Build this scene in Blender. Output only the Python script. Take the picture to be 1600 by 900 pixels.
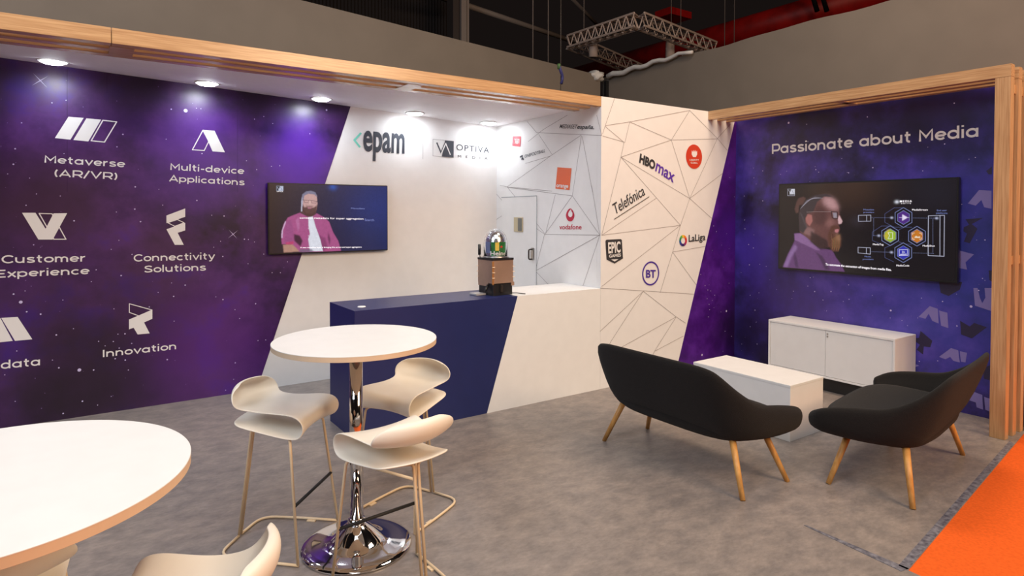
import bpy, bmesh, math, random
import numpy as np
from mathutils import Vector, Matrix

random.seed(7)
for o in list(bpy.data.objects):
    bpy.data.objects.remove(o)
SC = bpy.context.scene
COL = SC.collection

# ------------------------------------------------------------------ camera
CAM = np.array([-4.389, -4.782, 1.827])
YAW, PITCH, ROLL, FPX, PPY = .602, .021, .001, 981.472, 350.925
def _rot():
    cy, sy = math.cos(YAW), math.sin(YAW)
    fwd = np.array([sy, cy, 0]); right = np.array([cy, -sy, 0]); up = np.array([0, 0, 1.])
    cp, sp = math.cos(PITCH), math.sin(PITCH)
    f2 = fwd*cp - up*sp; u2 = up*cp + fwd*sp
    cr, sr = math.cos(ROLL), math.sin(ROLL)
    return right*cr + u2*sr, u2*cr - right*sr, f2
R_, U_, F_ = _rot()
def un(x, y, ax, v):
    """point of the plane axis=v that a pixel of the 1600x900 frame looks at"""
    d = F_ + R_*(x-800)/FPX - U_*(y-PPY)/FPX
    return CAM + d*((v-CAM[ax])/d[ax])
cam_d = bpy.data.cameras.new('camera')
cam = bpy.data.objects.new('camera', cam_d); COL.objects.link(cam)
m = Matrix.Identity(4)
for i in range(3):
    m[i][0] = R_[i]; m[i][1] = U_[i]; m[i][2] = -F_[i]; m[i][3] = CAM[i]
cam.matrix_world = m
cam_d.sensor_width = 36; cam_d.sensor_fit = 'HORIZONTAL'
cam_d.lens = FPX/1600*36
cam_d.shift_y = (PPY-450)/1600
cam_d.clip_start = .05; cam_d.clip_end = 200
SC.camera = cam

# ------------------------------------------------------------------ world, lights, exposure
SC.view_settings.view_transform = 'Standard'
SC.view_settings.look = 'None'
SC.view_settings.gamma = 1
SC.view_settings.use_curve_mapping = False
SC.view_settings.exposure = 0.25
w = bpy.data.worlds.new('hall_air'); SC.world = w; w.use_nodes = True
w.node_tree.nodes['Background'].inputs[0].default_value = (.014, .010, .009, 1)
w.node_tree.nodes['Background'].inputs[1].default_value = .45
def area(name, loc, target, size, power, col, sy=None):
    d = bpy.data.lights.new(name, 'AREA'); d.energy = power; d.color = col; d.size = size
    if sy: d.shape = 'RECTANGLE'; d.size_y = sy
    o = bpy.data.objects.new(name, d); COL.objects.link(o); o.location = loc
    o.rotation_euler = (Vector(target)-Vector(loc)).to_track_quat('-Z', 'Y').to_euler()
    return o
area('hall_lamp_warm', (0.5, -9.5, 6.0), (0.3, 0, .9), 4.0, 560, (1, .69, .43))
area('hall_lamp_overhead', (-3.2, -4.6, 7.0), (-2.6, -2.2, 0), 4.0, 215, (1, .965, .93))
area('hall_lamp_far', (1.0, -1.6, 7.2), (.9, -1.2, 0), 1.6, 160, (1, .80, .62))
area('hall_lamp_left', (-9.0, -3.5, 5.5), (-3.0, 1.9, 1.0), 3.0, 270, (.84, .90, 1))

# ------------------------------------------------------------------ materials
def mat(name, col, rough=.5, metal=0, var=0, scale=8, stretch=(1, 1, 1), bump=0, spec=.5, emit=None, es=0, col2=None, detail=5):
    m = bpy.data.materials.new(name); m.use_nodes = True
    nt = m.node_tree; N = nt.nodes; b = N['Principled BSDF']
    b.inputs['Base Color'].default_value = (*col, 1); b.inputs['Roughness'].default_value = rough
    b.inputs['Metallic'].default_value = metal; b.inputs['Specular IOR Level'].default_value = spec
    if emit:
        b.inputs['Emission Color'].default_value = (*emit, 1); b.inputs['Emission Strength'].default_value = es
    tc = N.new('ShaderNodeTexCoord'); mp = N.new('ShaderNodeMapping'); mp.inputs['Scale'].default_value = stretch
    nz = N.new('ShaderNodeTexNoise'); nz.inputs['Scale'].default_value = scale; nz.inputs['Detail'].default_value = detail
    nt.links.new(tc.outputs['Object'], mp.inputs[0]); nt.links.new(mp.outputs[0], nz.inputs['Vector'])
    cr = N.new('ShaderNodeValToRGB')
    c2 = col2 if col2 else tuple(c*(1-var) for c in col)
    cr.color_ramp.elements[0].position = .35; cr.color_ramp.elements[1].position = .65
    cr.color_ramp.elements[0].color = (*c2, 1)
    cr.color_ramp.elements[1].color = (*(tuple(min(1, c*(1+var*.5)) for c in col)), 1)
    nt.links.new(nz.outputs['Fac'], cr.inputs[0]); nt.links.new(cr.outputs[0], b.inputs['Base Color'])
    if bump:
        bp = N.new('ShaderNodeBump'); bp.inputs['Strength'].default_value = bump; bp.inputs['Distance'].default_value = .01
        nt.links.new(nz.outputs['Fac'], bp.inputs['Height']); nt.links.new(bp.outputs[0], b.inputs['Normal'])
    return m
def s2l(*c):
    return tuple(((v/255)/12.92 if v/255 <= .04045 else ((v/255+.055)/1.055)**2.4) for v in c)

WOOD = s2l(204, 166, 122); WOOD2 = s2l(178, 138, 98)
M = {}
M['white'] = mat('white_laminate', (.80, .80, .79), .45, var=.02)
M['wallwhite'] = mat('white_panel', (.80, .79, .78), .55, var=.02)
M['soffit'] = mat('soffit_white', (.90, .88, .90), .6, var=.02)
M['wood_x'] = mat('wood_grain_x', WOOD, .22, scale=9, stretch=(.35, 9, 9), col2=WOOD2, bump=.1)
M['wood_y'] = mat('wood_grain_y', WOOD, .22, scale=9, stretch=(9, .35, 9), col2=WOOD2, bump=.1)
M['wood_z'] = mat('wood_grain_z', WOOD, .22, scale=9, stretch=(9, 9, .35), col2=WOOD2, bump=.1)
M['navy'] = mat('navy_laminate', s2l(31, 40, 92), .38, var=.05)
M['stool'] = mat('cream_shell', s2l(240, 233, 219), .42, var=.02)
M['stoolrod'] = mat('cream_rod', s2l(228, 205, 170), .4, var=.03)
M['rubber'] = mat('black_rubber', (.015, .015, .016), .6, var=.1)
M['chrome'] = mat('chrome', (.75, .75, .76), .05, metal=1)
M['steel'] = mat('brushed_steel', (.45, .44, .43), .3, metal=1)
M['edge'] = mat('table_edge', s2l(222, 198, 168), .5, var=.05)
M['felt'] = mat('charcoal_felt', (.022, .020, .019), .95, scale=330, bump=.5, spec=.12, detail=3, col2=(.012, .011, .011))
M['oak'] = mat('oak_leg', s2l(218, 165, 95), .45, scale=5, stretch=(8, 8, .8), col2=s2l(195, 138, 70))
M['black'] = mat('black_plastic', (.012, .012, .013), .35)
M['dark'] = mat('dark_plastic', (.03, .022, .018), .45)
M['grey_print'] = mat('white_print', (.78, .77, .76), .6)
M['ink'] = mat('dark_ink', (.03, .03, .035), .6)
M['line'] = mat('fine_line_ink', (.30, .27, .27), .7)
M['carpet'] = mat('orange_carpet', s2l(222, 96, 36), .9, var=.10, scale=60, bump=.2, spec=.1)
M['drape'] = mat('grey_drape', s2l(120, 112, 104), .9, var=.05, scale=2)
M['drapewhite'] = mat('white_cloth', s2l(205, 205, 205), .9, var=.05)
M['tape'] = mat('worn_tape', s2l(128, 128, 138), .5, scale=30, col2=s2l(72, 72, 84))
M['truss'] = mat('truss_metal', s2l(205, 185, 175), .5)
M['duct'] = mat('red_duct', s2l(190, 22, 18), .5, var=.3, scale=2)
M['hallmetal'] = mat('hall_metal', s2l(140, 130, 125), .6)
M['corrugated'] = mat('corrugated_sheet', s2l(60, 52, 50), .7)
M['bronze'] = mat('bronze_panel', s2l(182, 152, 132), .36, metal=.5, var=.15, scale=3)
M['bronze_hi'] = mat('bronze_highlight', s2l(225, 170, 110), .25, metal=.7)  # lighter bronze, paints the reflection on the rounded body corner
M['brushed'] = mat('keg_aluminium', (.7, .7, .72), .25, metal=1)
M['green'] = mat('keg_green', s2l(30, 110, 50), .35, var=.2, scale=12)
M['gold'] = mat('keg_gold', s2l(220, 190, 80), .35)
M['red'] = mat('keg_red', s2l(215, 30, 35), .4)
M['keyblue'] = mat('keg_blue_label', s2l(120, 132, 175), .4)

fb_ = M['felt'].node_tree.nodes['Principled BSDF']; fb_.inputs['Sheen Weight'].default_value = .07; fb_.inputs['Sheen Roughness'].default_value = .5
def flat(name, rgb, rough=.6):
    return mat(name, s2l(*rgb), rough)
g = bpy.data.materials.new('clear_dome'); g.use_nodes = True
b = g.node_tree.nodes['Principled BSDF']
b.inputs['Base Color'].default_value = (.97, .98, 1, 1); b.inputs['Roughness'].default_value = .03
b.inputs['Transmission Weight'].default_value = 1; b.inputs['IOR'].default_value = 1.12
M['glass'] = g
e = bpy.data.materials.new('lamp_lens'); e.use_nodes = True
b = e.node_tree.nodes['Principled BSDF']; b.inputs['Emission Color'].default_value = (.93, .97, 1, 1); b.inputs['Emission Strength'].default_value = 34
M['lens'] = e

def nebula(name, cols, blobs, sc=.8, seed=0):
    """printed night sky: coloured clouds with a few named patches of the print"""
    m = bpy.data.materials.new(name); m.use_nodes = True
    nt = m.node_tree; N = nt.nodes; L = nt.links; b = N['Principled BSDF']
    b.inputs['Roughness'].default_value = .36
    tc = N.new('ShaderNodeTexCoord')
    mp = N.new('ShaderNodeMapping'); mp.inputs['Location'].default_value = (seed, seed*.7, seed*.3)
    L.new(tc.outputs['Object'], mp.inputs[0])
    nz = N.new('ShaderNodeTexNoise'); nz.inputs['Scale'].default_value = sc; nz.inputs['Detail'].default_value = 7
    nz.inputs['Roughness'].default_value = .55; nz.inputs['Distortion'].default_value = .5
    L.new(mp.outputs[0], nz.inputs['Vector'])
    cr = N.new('ShaderNodeValToRGB'); el = cr.color_ramp.elements
    el[0].position = .30; el[0].color = (*cols[0], 1)
    el[1].position = .72; el[1].color = (*cols[-1], 1)
    for k, c in enumerate(cols[1:-1]):
        x = el.new(.30+.42*(k+1)/(len(cols)-1)); x.color = (*c, 1)
    n3 = N.new('ShaderNodeTexNoise'); n3.inputs['Scale'].default_value = sc*4.5; n3.inputs['Detail'].default_value = 9; n3.inputs['Roughness'].default_value = .62
    L.new(mp.outputs[0], n3.inputs['Vector'])
    m3 = N.new('ShaderNodeMath'); m3.operation = 'MULTIPLY_ADD'; m3.inputs[1].default_value = .62; m3.inputs[2].default_value = -.31; L.new(n3.outputs['Fac'], m3.inputs[0])
    m4 = N.new('ShaderNodeMath'); L.new(m3.outputs[0], m4.inputs[0]); L.new(nz.outputs['Fac'], m4.inputs[1])
    L.new(m4.outputs[0], cr.inputs[0]); cur = cr.outputs[0]
    n2 = N.new('ShaderNodeTexNoise'); n2.inputs['Scale'].default_value = sc*3.2; n2.inputs['Detail'].default_value = 6
    L.new(mp.outputs[0], n2.inputs['Vector'])
    for (p, r, c, a) in blobs:
        vm = N.new('ShaderNodeVectorMath'); vm.operation = 'DISTANCE'; vm.inputs[1].default_value = p
        L.new(tc.outputs['Object'], vm.inputs[0])
        ad = N.new('ShaderNodeMath'); ad.operation = 'MULTIPLY_ADD'; ad.inputs[1].default_value = .9*r; ad.inputs[2].default_value = -.45*r
        L.new(n2.outputs['Fac'], ad.inputs[0])
        a2 = N.new('ShaderNodeMath'); L.new(vm.outputs['Value'], a2.inputs[0]); L.new(ad.outputs[0], a2.inputs[1])
        mr = N.new('ShaderNodeMapRange'); mr.interpolation_type = 'SMOOTHSTEP'
        mr.inputs['From Min'].default_value = r*1.15; mr.inputs['From Max'].default_value = r*.1; mr.inputs['To Min'].default_value = 0; mr.inputs['To Max'].default_value = a
        L.new(a2.outputs[0], mr.inputs['Value'])
        mx = N.new('ShaderNodeMix'); mx.data_type = 'RGBA'; mx.inputs['B'].default_value = (*c, 1)
        L.new(mr.outputs[0], mx.inputs['Factor']); L.new(cur, mx.inputs['A']); cur = mx.outputs['Result']
    L.new(cur, b.inputs['Base Color'])
    return m

# ------------------------------------------------------------------ helpers
def link(name, mesh, m=None, parent=None, smooth=False):
    o = bpy.data.objects.new(name, mesh); COL.objects.link(o)
    if m is not None:
        mesh.materials.clear(); mesh.materials.append(m)
    if parent is not None: o.parent = parent
    if smooth:
        for p in mesh.polygons: p.use_smooth = True
    return o
def frombm(name, bm, m, parent=None, smooth=False, kind=None, recalc=True):
    if recalc: bmesh.ops.recalc_face_normals(bm, faces=bm.faces)
    me = bpy.data.meshes.new(name); bm.to_mesh(me); bm.free()
    o = link(name, me, m, parent, smooth)
    if kind: o['kind'] = kind
    return o
def tag(o, label, cat, group=None):
    o['label'] = label; o['category'] = cat
    if group: o['group'] = group
    return o
def lab(o, label): o['label'] = label; return o
def thing(name, label, cat, loc=(0, 0, 0), rz=0, group=None):
    o = bpy.data.objects.new(name, None); COL.objects.link(o); o.empty_display_size = .1
    o.location = loc; o.rotation_euler = (0, 0, rz)
    return tag(o, label, cat, group)
def abox(bm, x0, x1, y0, y1, z0, z1):
    vs = [bm.verts.new((x, y, z)) for x in (x0, x1) for y in (y0, y1) for z in (z0, z1)]
    for f in ((0, 1, 3, 2), (4, 6, 7, 5), (0, 4, 5, 1), (2, 3, 7, 6), (0, 2, 6, 4), (1, 5, 7, 3)):
        bm.faces.new([vs[i] for i in f])
    return vs
def box(name, x0, x1, y0, y1, z0, z1, m, parent=None, bev=0, kind=None):
    bm = bmesh.new(); abox(bm, x0, x1, y0, y1, z0, z1)
    if bev: bmesh.ops.bevel(bm, geom=bm.edges[:], offset=bev, segments=2, affect='EDGES')
    return frombm(name, bm, m, parent, kind=kind)
def fillet(pts, r, n=5):
    P = [Vector(p) for p in pts]; out = [P[0]]
    for i in range(1, len(P)-1):
        a, b, c = P[i-1], P[i], P[i+1]
        rr = min(r, (a-b).length*.45, (c-b).length*.45)
        p0 = b+(a-b).normalized()*rr; p1 = b+(c-b).normalized()*rr
        for k in range(n+1):
            t = k/n; out.append(p0*(1-t)**2+b*2*t*(1-t)+p1*t*t)
    out.append(P[-1]); return out
def atube(bm, pts, r, n=8, r2=None):
    P = [Vector(p) for p in pts]; rings = []
    T0 = (P[1]-P[0]).normalized(); ref = Vector((0, 0, 1)) if abs(T0.z) < .9 else Vector((1, 0, 0))
    nrm = T0.cross(ref).normalized()
    for i, p in enumerate(P):
        t = ((P[min(i+1, len(P)-1)]-P[max(i-1, 0)])).normalized()
        nrm = (nrm-t*nrm.dot(t)).normalized(); bi = t.cross(nrm)
        rad = r if r2 is None else r+(r2-r)*i/(len(P)-1)
        rings.append([bm.verts.new(p+(nrm*math.cos(2*math.pi*k/n)+bi*math.sin(2*math.pi*k/n))*rad) for k in range(n)])
    for a, b in zip(rings, rings[1:]):
        for k in range(n): bm.faces.new((a[k], a[(k+1) % n], b[(k+1) % n], b[k]))
    bm.faces.new(rings[0][::-1]); bm.faces.new(rings[-1])
def tube(name, pts, r, m, parent=None, n=8, r2=None, fr=0):
    bm = bmesh.new(); atube(bm, fillet(pts, fr) if fr else pts, r, n, r2)
    return frombm(name, bm, m, parent, smooth=True)
def lathe(name, prof, m, parent=None, n=64, cx=0, cy=0, smooth=True):
    bm = bmesh.new(); rings = []
    for r, z in prof:
        if r < 1e-5: rings.append([bm.verts.new((cx, cy, z))])
        else: rings.append([bm.verts.new((cx+r*math.cos(2*math.pi*k/n), cy+r*math.sin(2*math.pi*k/n), z)) for k in range(n)])
    for a, b in zip(rings, rings[1:]):
        for k in range(n):
            k2 = (k+1) % n
            if len(a) == 1 and len(b) > 1: bm.faces.new((a[0], b[k], b[k2]))
            elif len(b) == 1 and len(a) > 1: bm.faces.new((a[k], a[k2], b[0]))
            elif len(a) > 1: bm.faces.new((a[k], a[k2], b[k2], b[k]))
    return frombm(name, bm, m, parent, smooth)
def autosmooth(o, ang=40):
    me = o.data
    for p in me.polygons: p.use_smooth = True
    bm = bmesh.new(); bm.from_mesh(me)
    for ed in bm.edges:
        if len(ed.link_faces) == 2 and ed.calc_face_angle(0) > math.radians(ang): ed.smooth = False
    bm.to_mesh(me); bm.free(); return o

# drawing on a wall: plane = (axis, wall coordinate, outward sign)
PL_B = (1, 1.956, -1); PL_V = (0, 0.0, -1); PL_H = (1, 0.0, -1); PL_R = (0, 2.209, -1)
def onw(px, pl, off=0):
    p = un(px[0], px[1], pl[0], pl[1]); p[pl[0]] += pl[2]*off; return Vector(p)
def decal(name, polys, pl, m, parent, off=.004, th=.0012, world=False, label=None):
    bm = bmesh.new()
    for P in polys:
        vs = []
        for q in P:
            v = Vector(q) if world else onw(q, pl)
            v[pl[0]] = pl[1]+pl[2]*off; vs.append(bm.verts.new(v))
        f = bm.faces.new(vs)
        r = bmesh.ops.extrude_face_region(bm, geom=[f])
        for x in r['geom']:
            if isinstance(x, bmesh.types.BMVert): x.co[pl[0]] -= pl[2]*th
    bmesh.ops.triangulate(bm, faces=[f for f in bm.faces if len(f.verts) > 4])
    o = frombm(name, bm, m, parent)
    if label: lab(o, label)
    return o
def strokes(name, segs, pl, wd, m, parent, off=.004, closed=False, label=None):
    """lines of world width wd between pixel points"""
    bm = bmesh.new(); ax = pl[0]; kk = 0
    for S in segs:
        P = [onw(q, pl, off) for q in S]
        if closed: P = P+[P[0]]
        for a, b in zip(P, P[1:]):
            d = (b-a).normalized(); nv = Vector((0, 0, 0)); nv[ax] = 1
            s = d.cross(nv)*wd/2; e = d*wd*.35
            kk += 1; g_ = nv*pl[2]*(.00008*(kk % 9))
            vs = [bm.verts.new(v+g_) for v in (a-e+s, b+e+s, b+e-s, a-e-s)]
            bm.faces.new(vs)
    o = frombm(name, bm, m, parent, recalc=False)
    if label: lab(o, label)
    return o
def ring_pts(c, rz, pl, n=40, k=1.0):
    C = onw(c, pl); T = onw((c[0], c[1]-rz), pl); R = (T-C).length*k
    t = Vector((0, 0, 1)); s = Vector((1, 0, 0)) if pl[0] == 1 else Vector((0, -1, 0))
    return [C+s*math.cos(2*math.pi*i/n)*R+t*math.sin(2*math.pi*i/n)*R for i in range(n)]
def ringdecal(name, c, r, k, pl, m, parent, off=.004, label=None):
    o = ring_pts(c, r, pl); i_ = ring_pts(c, r, pl, k=k); n = len(o)
    polys = [[o[a], o[(a+1) % n], i_[(a+1) % n], i_[a]] for a in range(n)]
    return decal(name, polys, pl, m, parent, off, world=True, label=label)
_fc = {}
def glyphs(s, bold=0, shear=0, spacing=1.0):
    key = (s, bold, shear, spacing)
    if key in _fc: return _fc[key]
    cu = bpy.data.curves.new('t', 'FONT'); cu.body = s; cu.offset = bold; cu.shear = shear; cu.space_character = spacing
    cu.resolution_u = 4
    o = bpy.data.objects.new('t', cu); COL.objects.link(o)
    bpy.context.view_layer.update()
    me = bpy.data.meshes.new_from_object(o.evaluated_get(bpy.context.evaluated_depsgraph_get()))
    V = [tuple(v.co) for v in me.vertices]; Fc = [tuple(p.vertices) for p in me.polygons]
    bpy.data.objects.remove(o); bpy.data.curves.remove(cu); bpy.data.meshes.remove(me)
    _fc[key] = (V, Fc); return V, Fc
_ref = {}
def refh(ch):
    if ch not in _ref:
        V, _ = glyphs(ch); _ref[ch] = max(v[1] for v in V)-min(0, min(v[1] for v in V) if ch != 'x' else 0)
    return _ref[ch]
def text(s, BL, BR, TL, pl, m, parent, off=.004, bold=.008, shear=0, ref='H', spacing=1.0, name='lettering', label=None):
    V, Fc = glyphs(s, bold, shear, spacing)
    x0 = min(v[0] for v in V); x1 = max(v[0] for v in V); h = refh(ref)
    A = onw(BL, pl, off); B = onw(BR, pl, off); T = onw(TL, pl, off)
    u = (B-A)/(x1-x0); v_ = (T-A)/h
    me = bpy.data.meshes.new(name)
    me.from_pydata([tuple(A+u*(x-x0)+v_*y) for x, y, z in V], [], Fc)
    o = link(name, me, m, parent)
    if label: lab(o, label)
    return o

# wide rounded capitals-and-lowercase alphabet of the captions, drawn as strokes
def _arc(cx, cy, rx, ry, a0, a1, n=20):
    return [(cx+rx*math.cos(math.radians(a0+(a1-a0)*k/n)), cy+ry*math.sin(math.radians(a0+(a1-a0)*k/n))) for k in range(n+1)]
def cat(P, k):
    out = []; n = len(P)
    for i in range(n-1):
        p0, p1, p2, p3 = P[max(i-1, 0)], P[i], P[i+1], P[min(i+2, n-1)]
        for j in range(k):
            t = j/k
            out.append(tuple(.5*((2*b1)+(-a1+c1)*t+(2*a1-5*b1+4*c1-d1)*t*t+(-a1+3*b1-3*c1+d1)*t**3) for a1, b1, c1, d1 in zip(p0, p1, p2, p3)))
    out.append(P[-1]); return out
_O = _arc(.43, .36, .36, .29, 0, 360, 32)
_S = [(.66, .585), (.52, .645), (.36, .655), (.16, .60), (.13, .485), (.27, .40), (.47, .345), (.65, .26), (.64, .13), (.42, .065), (.22, .075), (.07, .15)]
_up = lambda P, a, b_: [(x*a, y*b_) for x, y in P]
_bowl = lambda x1, x2, y0, y1: [(x1, y1), (x2, y1)]+_arc(x2, (y0+y1)/2, .28, (y1-y0)/2, 90, -90, 14)+[(x1, y0)]
GL = {
 'o': ([_O], .90), 'a': ([_O, [(.79, 0), (.79, .72)]], .98), 'd': ([_O, [(.79, 0), (.79, 1.04)]], .98), 'b': ([[(.07, 0), (.07, 1.04)], _O], .94),
 'p': ([[(.07, -.27), (.07, .72)], _O], .94), 'e': ([[(.10, .36), (.74, .36)], _arc(.43, .36, .36, .29, 0, 318, 30)], .90), 'c': ([_arc(.43, .36, .36, .29, 48, 312, 26)], .82),
 'n': ([[(.09, 0), (.09, .72)], _arc(.41, .37, .32, .28, 180, 0, 16)+[(.73, 0)]], .92), 'm': ([[(.09, 0), (.09, .72)], _arc(.35, .38, .26, .27, 180, 0, 14)+[(.61, 0)], _arc(.87, .38, .26, .27, 180, 0, 14)+[(1.13, 0)]], 1.32),
 'u': ([[(.09, .72)]+_arc(.41, .35, .32, .28, 180, 360, 16), [(.73, 0), (.73, .72)]], .92), 'r': ([[(.09, 0), (.09, .72)], _arc(.45, .33, .36, .32, 180, 88, 10)], .56),
 's': ([cat(_S, 4)], .80), 't': ([[(.24, .94), (.24, .25)]+_arc(.43, .25, .19, .18, 180, 285, 8), [(.04, .65), (.52, .65)]], .64), 'v': ([[(.06, .72), (.42, .05), (.78, .72)]], .86),
 'x': ([[(.06, .72), (.72, 0)], [(.72, .72), (.06, 0)]], .82), 'y': ([[(.06, .72), (.43, .04)], [(.80, .72), (.40, -.12), (.28, -.22), (.12, -.21)]], .88), 'i': ([[(.09, 0), (.09, .72)], [(.09, .90), (.09, 1.04)]], .28),
 'l': ([[(.09, 0), (.09, 1.04)]], .28), '-': ([[(.06, .36), (.46, .36)]], .56), ' ': ([], .45), '/': ([[(.0, -.1), (.48, 1.05)]], .55), '(': ([_arc(.55, .45, .45, .66, 130, 230, 12)], .38), ')': ([_arc(-.20, .45, .45, .66, 50, -50, 12)], .38),
 'M': ([[(.10, 0), (.10, .93), (.58, .34), (1.06, .93), (1.06, 0)]], 1.24), 'A': ([[(.06, 0), (.54, .94), (1.02, 0)], [(.22, .27), (.86, .27)]], 1.14), 'V': ([[(.06, 1.0), (.54, .06), (1.02, 1.0)]], 1.12),
 'R': ([[(.10, 0), (.10, 1.0)], _bowl(.10, .62, .36, .93), [(.58, .34), (.90, 0)]], 1.02), 'P': ([[(.10, 0), (.10, 1.0)], _bowl(.10, .62, .32, .93)], .98), 'C': ([_arc(.56, .5, .50, .43, 42, 318, 28)], 1.06),
 'E': ([[(.86, .93), (.10, .93), (.10, .07), (.88, .07)], [(.10, .5), (.78, .5)]], .96), 'S': ([cat(_up(_S, 1.28, 1.38), 4)], 1.0), 'I': ([[(.10, 0), (.10, 1.0)]], .30)}
def caption(s_, BL, BR, TL, pl, m, parent, sw=.165, off=.004):
    x = 0; quads = []
    for ch_ in s_:
        st_g, adv = GL[ch_]
        for P in st_g:
            closed = len(P) > 6 and math.dist(P[0], P[-1]) < 1e-6
            Q = P[:-1] if closed else P; n = len(Q); L = []
            for i in range(n):
                a = Q[i-1] if (i or closed) else Q[i]; c = Q[(i+1) % n] if (i < n-1 or closed) else Q[i]; b_ = Q[i]
                d1 = (b_[0]-a[0], b_[1]-a[1]); d2 = (c[0]-b_[0], c[1]-b_[1])
                l1 = math.hypot(*d1) or 1; l2 = math.hypot(*d2) or 1
                n1 = (-d1[1]/l1, d1[0]/l1) if math.hypot(*d1) else (-d2[1]/l2, d2[0]/l2); n2 = (-d2[1]/l2, d2[0]/l2) if math.hypot(*d2) else n1
                mx_ = (n1[0]+n2[0], n1[1]+n2[1]); q2 = mx_[0]**2+mx_[1]**2
                k = min(2/q2, 1.9) if q2 > 1e-6 else 1
                L.append((mx_[0]*k*sw/2, mx_[1]*k*sw/2))
            ed_ = [((x+q[0]+o[0], q[1]+o[1]), (x+q[0]-o[0], q[1]-o[1])) for q, o in zip(Q, L)]
            rng = range(n) if closed else range(n-1)
            for i in rng: quads.append((ed_[i][0], ed_[(i+1) % n][0], ed_[(i+1) % n][1], ed_[i][1]))
        x += adv+.06
    xs = [p[0] for q in quads for p in q]; x0, x1 = min(xs), max(xs)
    A = onw(BL, pl, off); B = onw(BR, pl, off); T = onw(TL, pl, off)
    u = (B-A)/(x1-x0); v_ = T-A; V = []; Fc = []
    nrm = Vector((0, 0, 0)); nrm[pl[0]] = pl[2]
    for k_, q in enumerate(quads):
        Fc.append(tuple(range(len(V), len(V)+4))); V += [tuple(A+u*(p[0]-x0)+v_*p[1]+nrm*(.00004*(k_ % 7))) for p in q]
    me = bpy.data.meshes.new('caption'); me.from_pydata(V, [], Fc)
    return link('caption', me, m, parent)

D = 1.956; XR = 2.209; XB = 1.68; HW = 3.0; HB = 2.9
# ------------------------------------------------------------------ structure: floor, walls
fm = mat('grey_vinyl', s2l(146, 136, 130), .42, scale=7.0, stretch=(1, 1.5, 1), col2=s2l(124, 117, 114), detail=10)
nt = fm.node_tree
nz = nt.nodes.new('ShaderNodeTexNoise'); nz.inputs['Scale'].default_value = 34; nz.inputs['Detail'].default_value = 8; nz.inputs['Roughness'].default_value = .7
mp2 = nt.nodes.new('ShaderNodeMapping'); mp2.inputs['Rotation'].default_value = (0, 0, .6); mp2.inputs['Scale'].default_value = (.7, 1.3, 1)
tc2 = nt.nodes.new('ShaderNodeTexCoord'); nt.links.new(tc2.outputs['Object'], mp2.inputs[0]); nt.links.new(mp2.outputs[0], nz.inputs['Vector'])
mr = nt.nodes.new('ShaderNodeMapRange'); mr.inputs['From Min'].default_value = .3; mr.inputs['From Max'].default_value = .7; mr.inputs['To Min'].default_value = .78; mr.inputs['To Max'].default_value = 1.14
nt.links.new(nz.outputs['Fac'], mr.inputs['Value'])
mx = nt.nodes.new('ShaderNodeMix'); mx.data_type = 'RGBA'; mx.blend_type = 'MULTIPLY'; mx.inputs['Factor'].default_value = 1
pb = nt.nodes['Principled BSDF']; src = pb.inputs['Base Color'].links[0].from_socket
nt.links.new(src, mx.inputs['A']); nt.links.new(mr.outputs[0], mx.inputs['B']); nt.links.new(mx.outputs['Result'], pb.inputs['Base Color'])
def slab(name, pts, z0, z1, m, parent=None, kind=None):
    bm = bmesh.new(); lo = [bm.verts.new((x, y, z0)) for x, y in pts]; hi = [bm.verts.new((x, y, z1)) for x, y in pts]
    bm.faces.new(lo[::-1]); bm.faces.new(hi); n = len(pts)
    for i in range(n): bm.faces.new((lo[i], lo[(i+1) % n], hi[(i+1) % n], hi[i]))
    return frombm(name, bm, m, parent, kind=kind)
EC = un(1419, 891, 2, 0); ED = un(1600, 677, 2, 0)
edir = Vector((ED[0]-EC[0], ED[1]-EC[1])).normalized()
E2 = (EC[0]+edir.x*3.4, EC[1]+edir.y*3.4)
slab('floor', [(-9, 2.02), (-9, -3.95), (EC[0]-.02, -3.95), (EC[0], EC[1]), E2, (2.6, 2.02)], -.06, 0, fm, kind='structure')
hallf = mat('hall_concrete', s2l(70, 66, 64), .7, var=.2)
box('floor_hall', -20, 30, -24, 30, -.12, -.061, hallf, kind='structure')
cp = slab('carpet', [(EC[0], EC[1]), (EC[0]-.02, -3.95), (-9, -3.95), (-9, -9), (9, -9), (9, EC[1]+edir.y/edir.x*(9-EC[0]))], -.0605, -.004, M['carpet'])
tag(cp, 'bright orange aisle carpet running along the edge of the grey floor', 'carpet')

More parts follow.
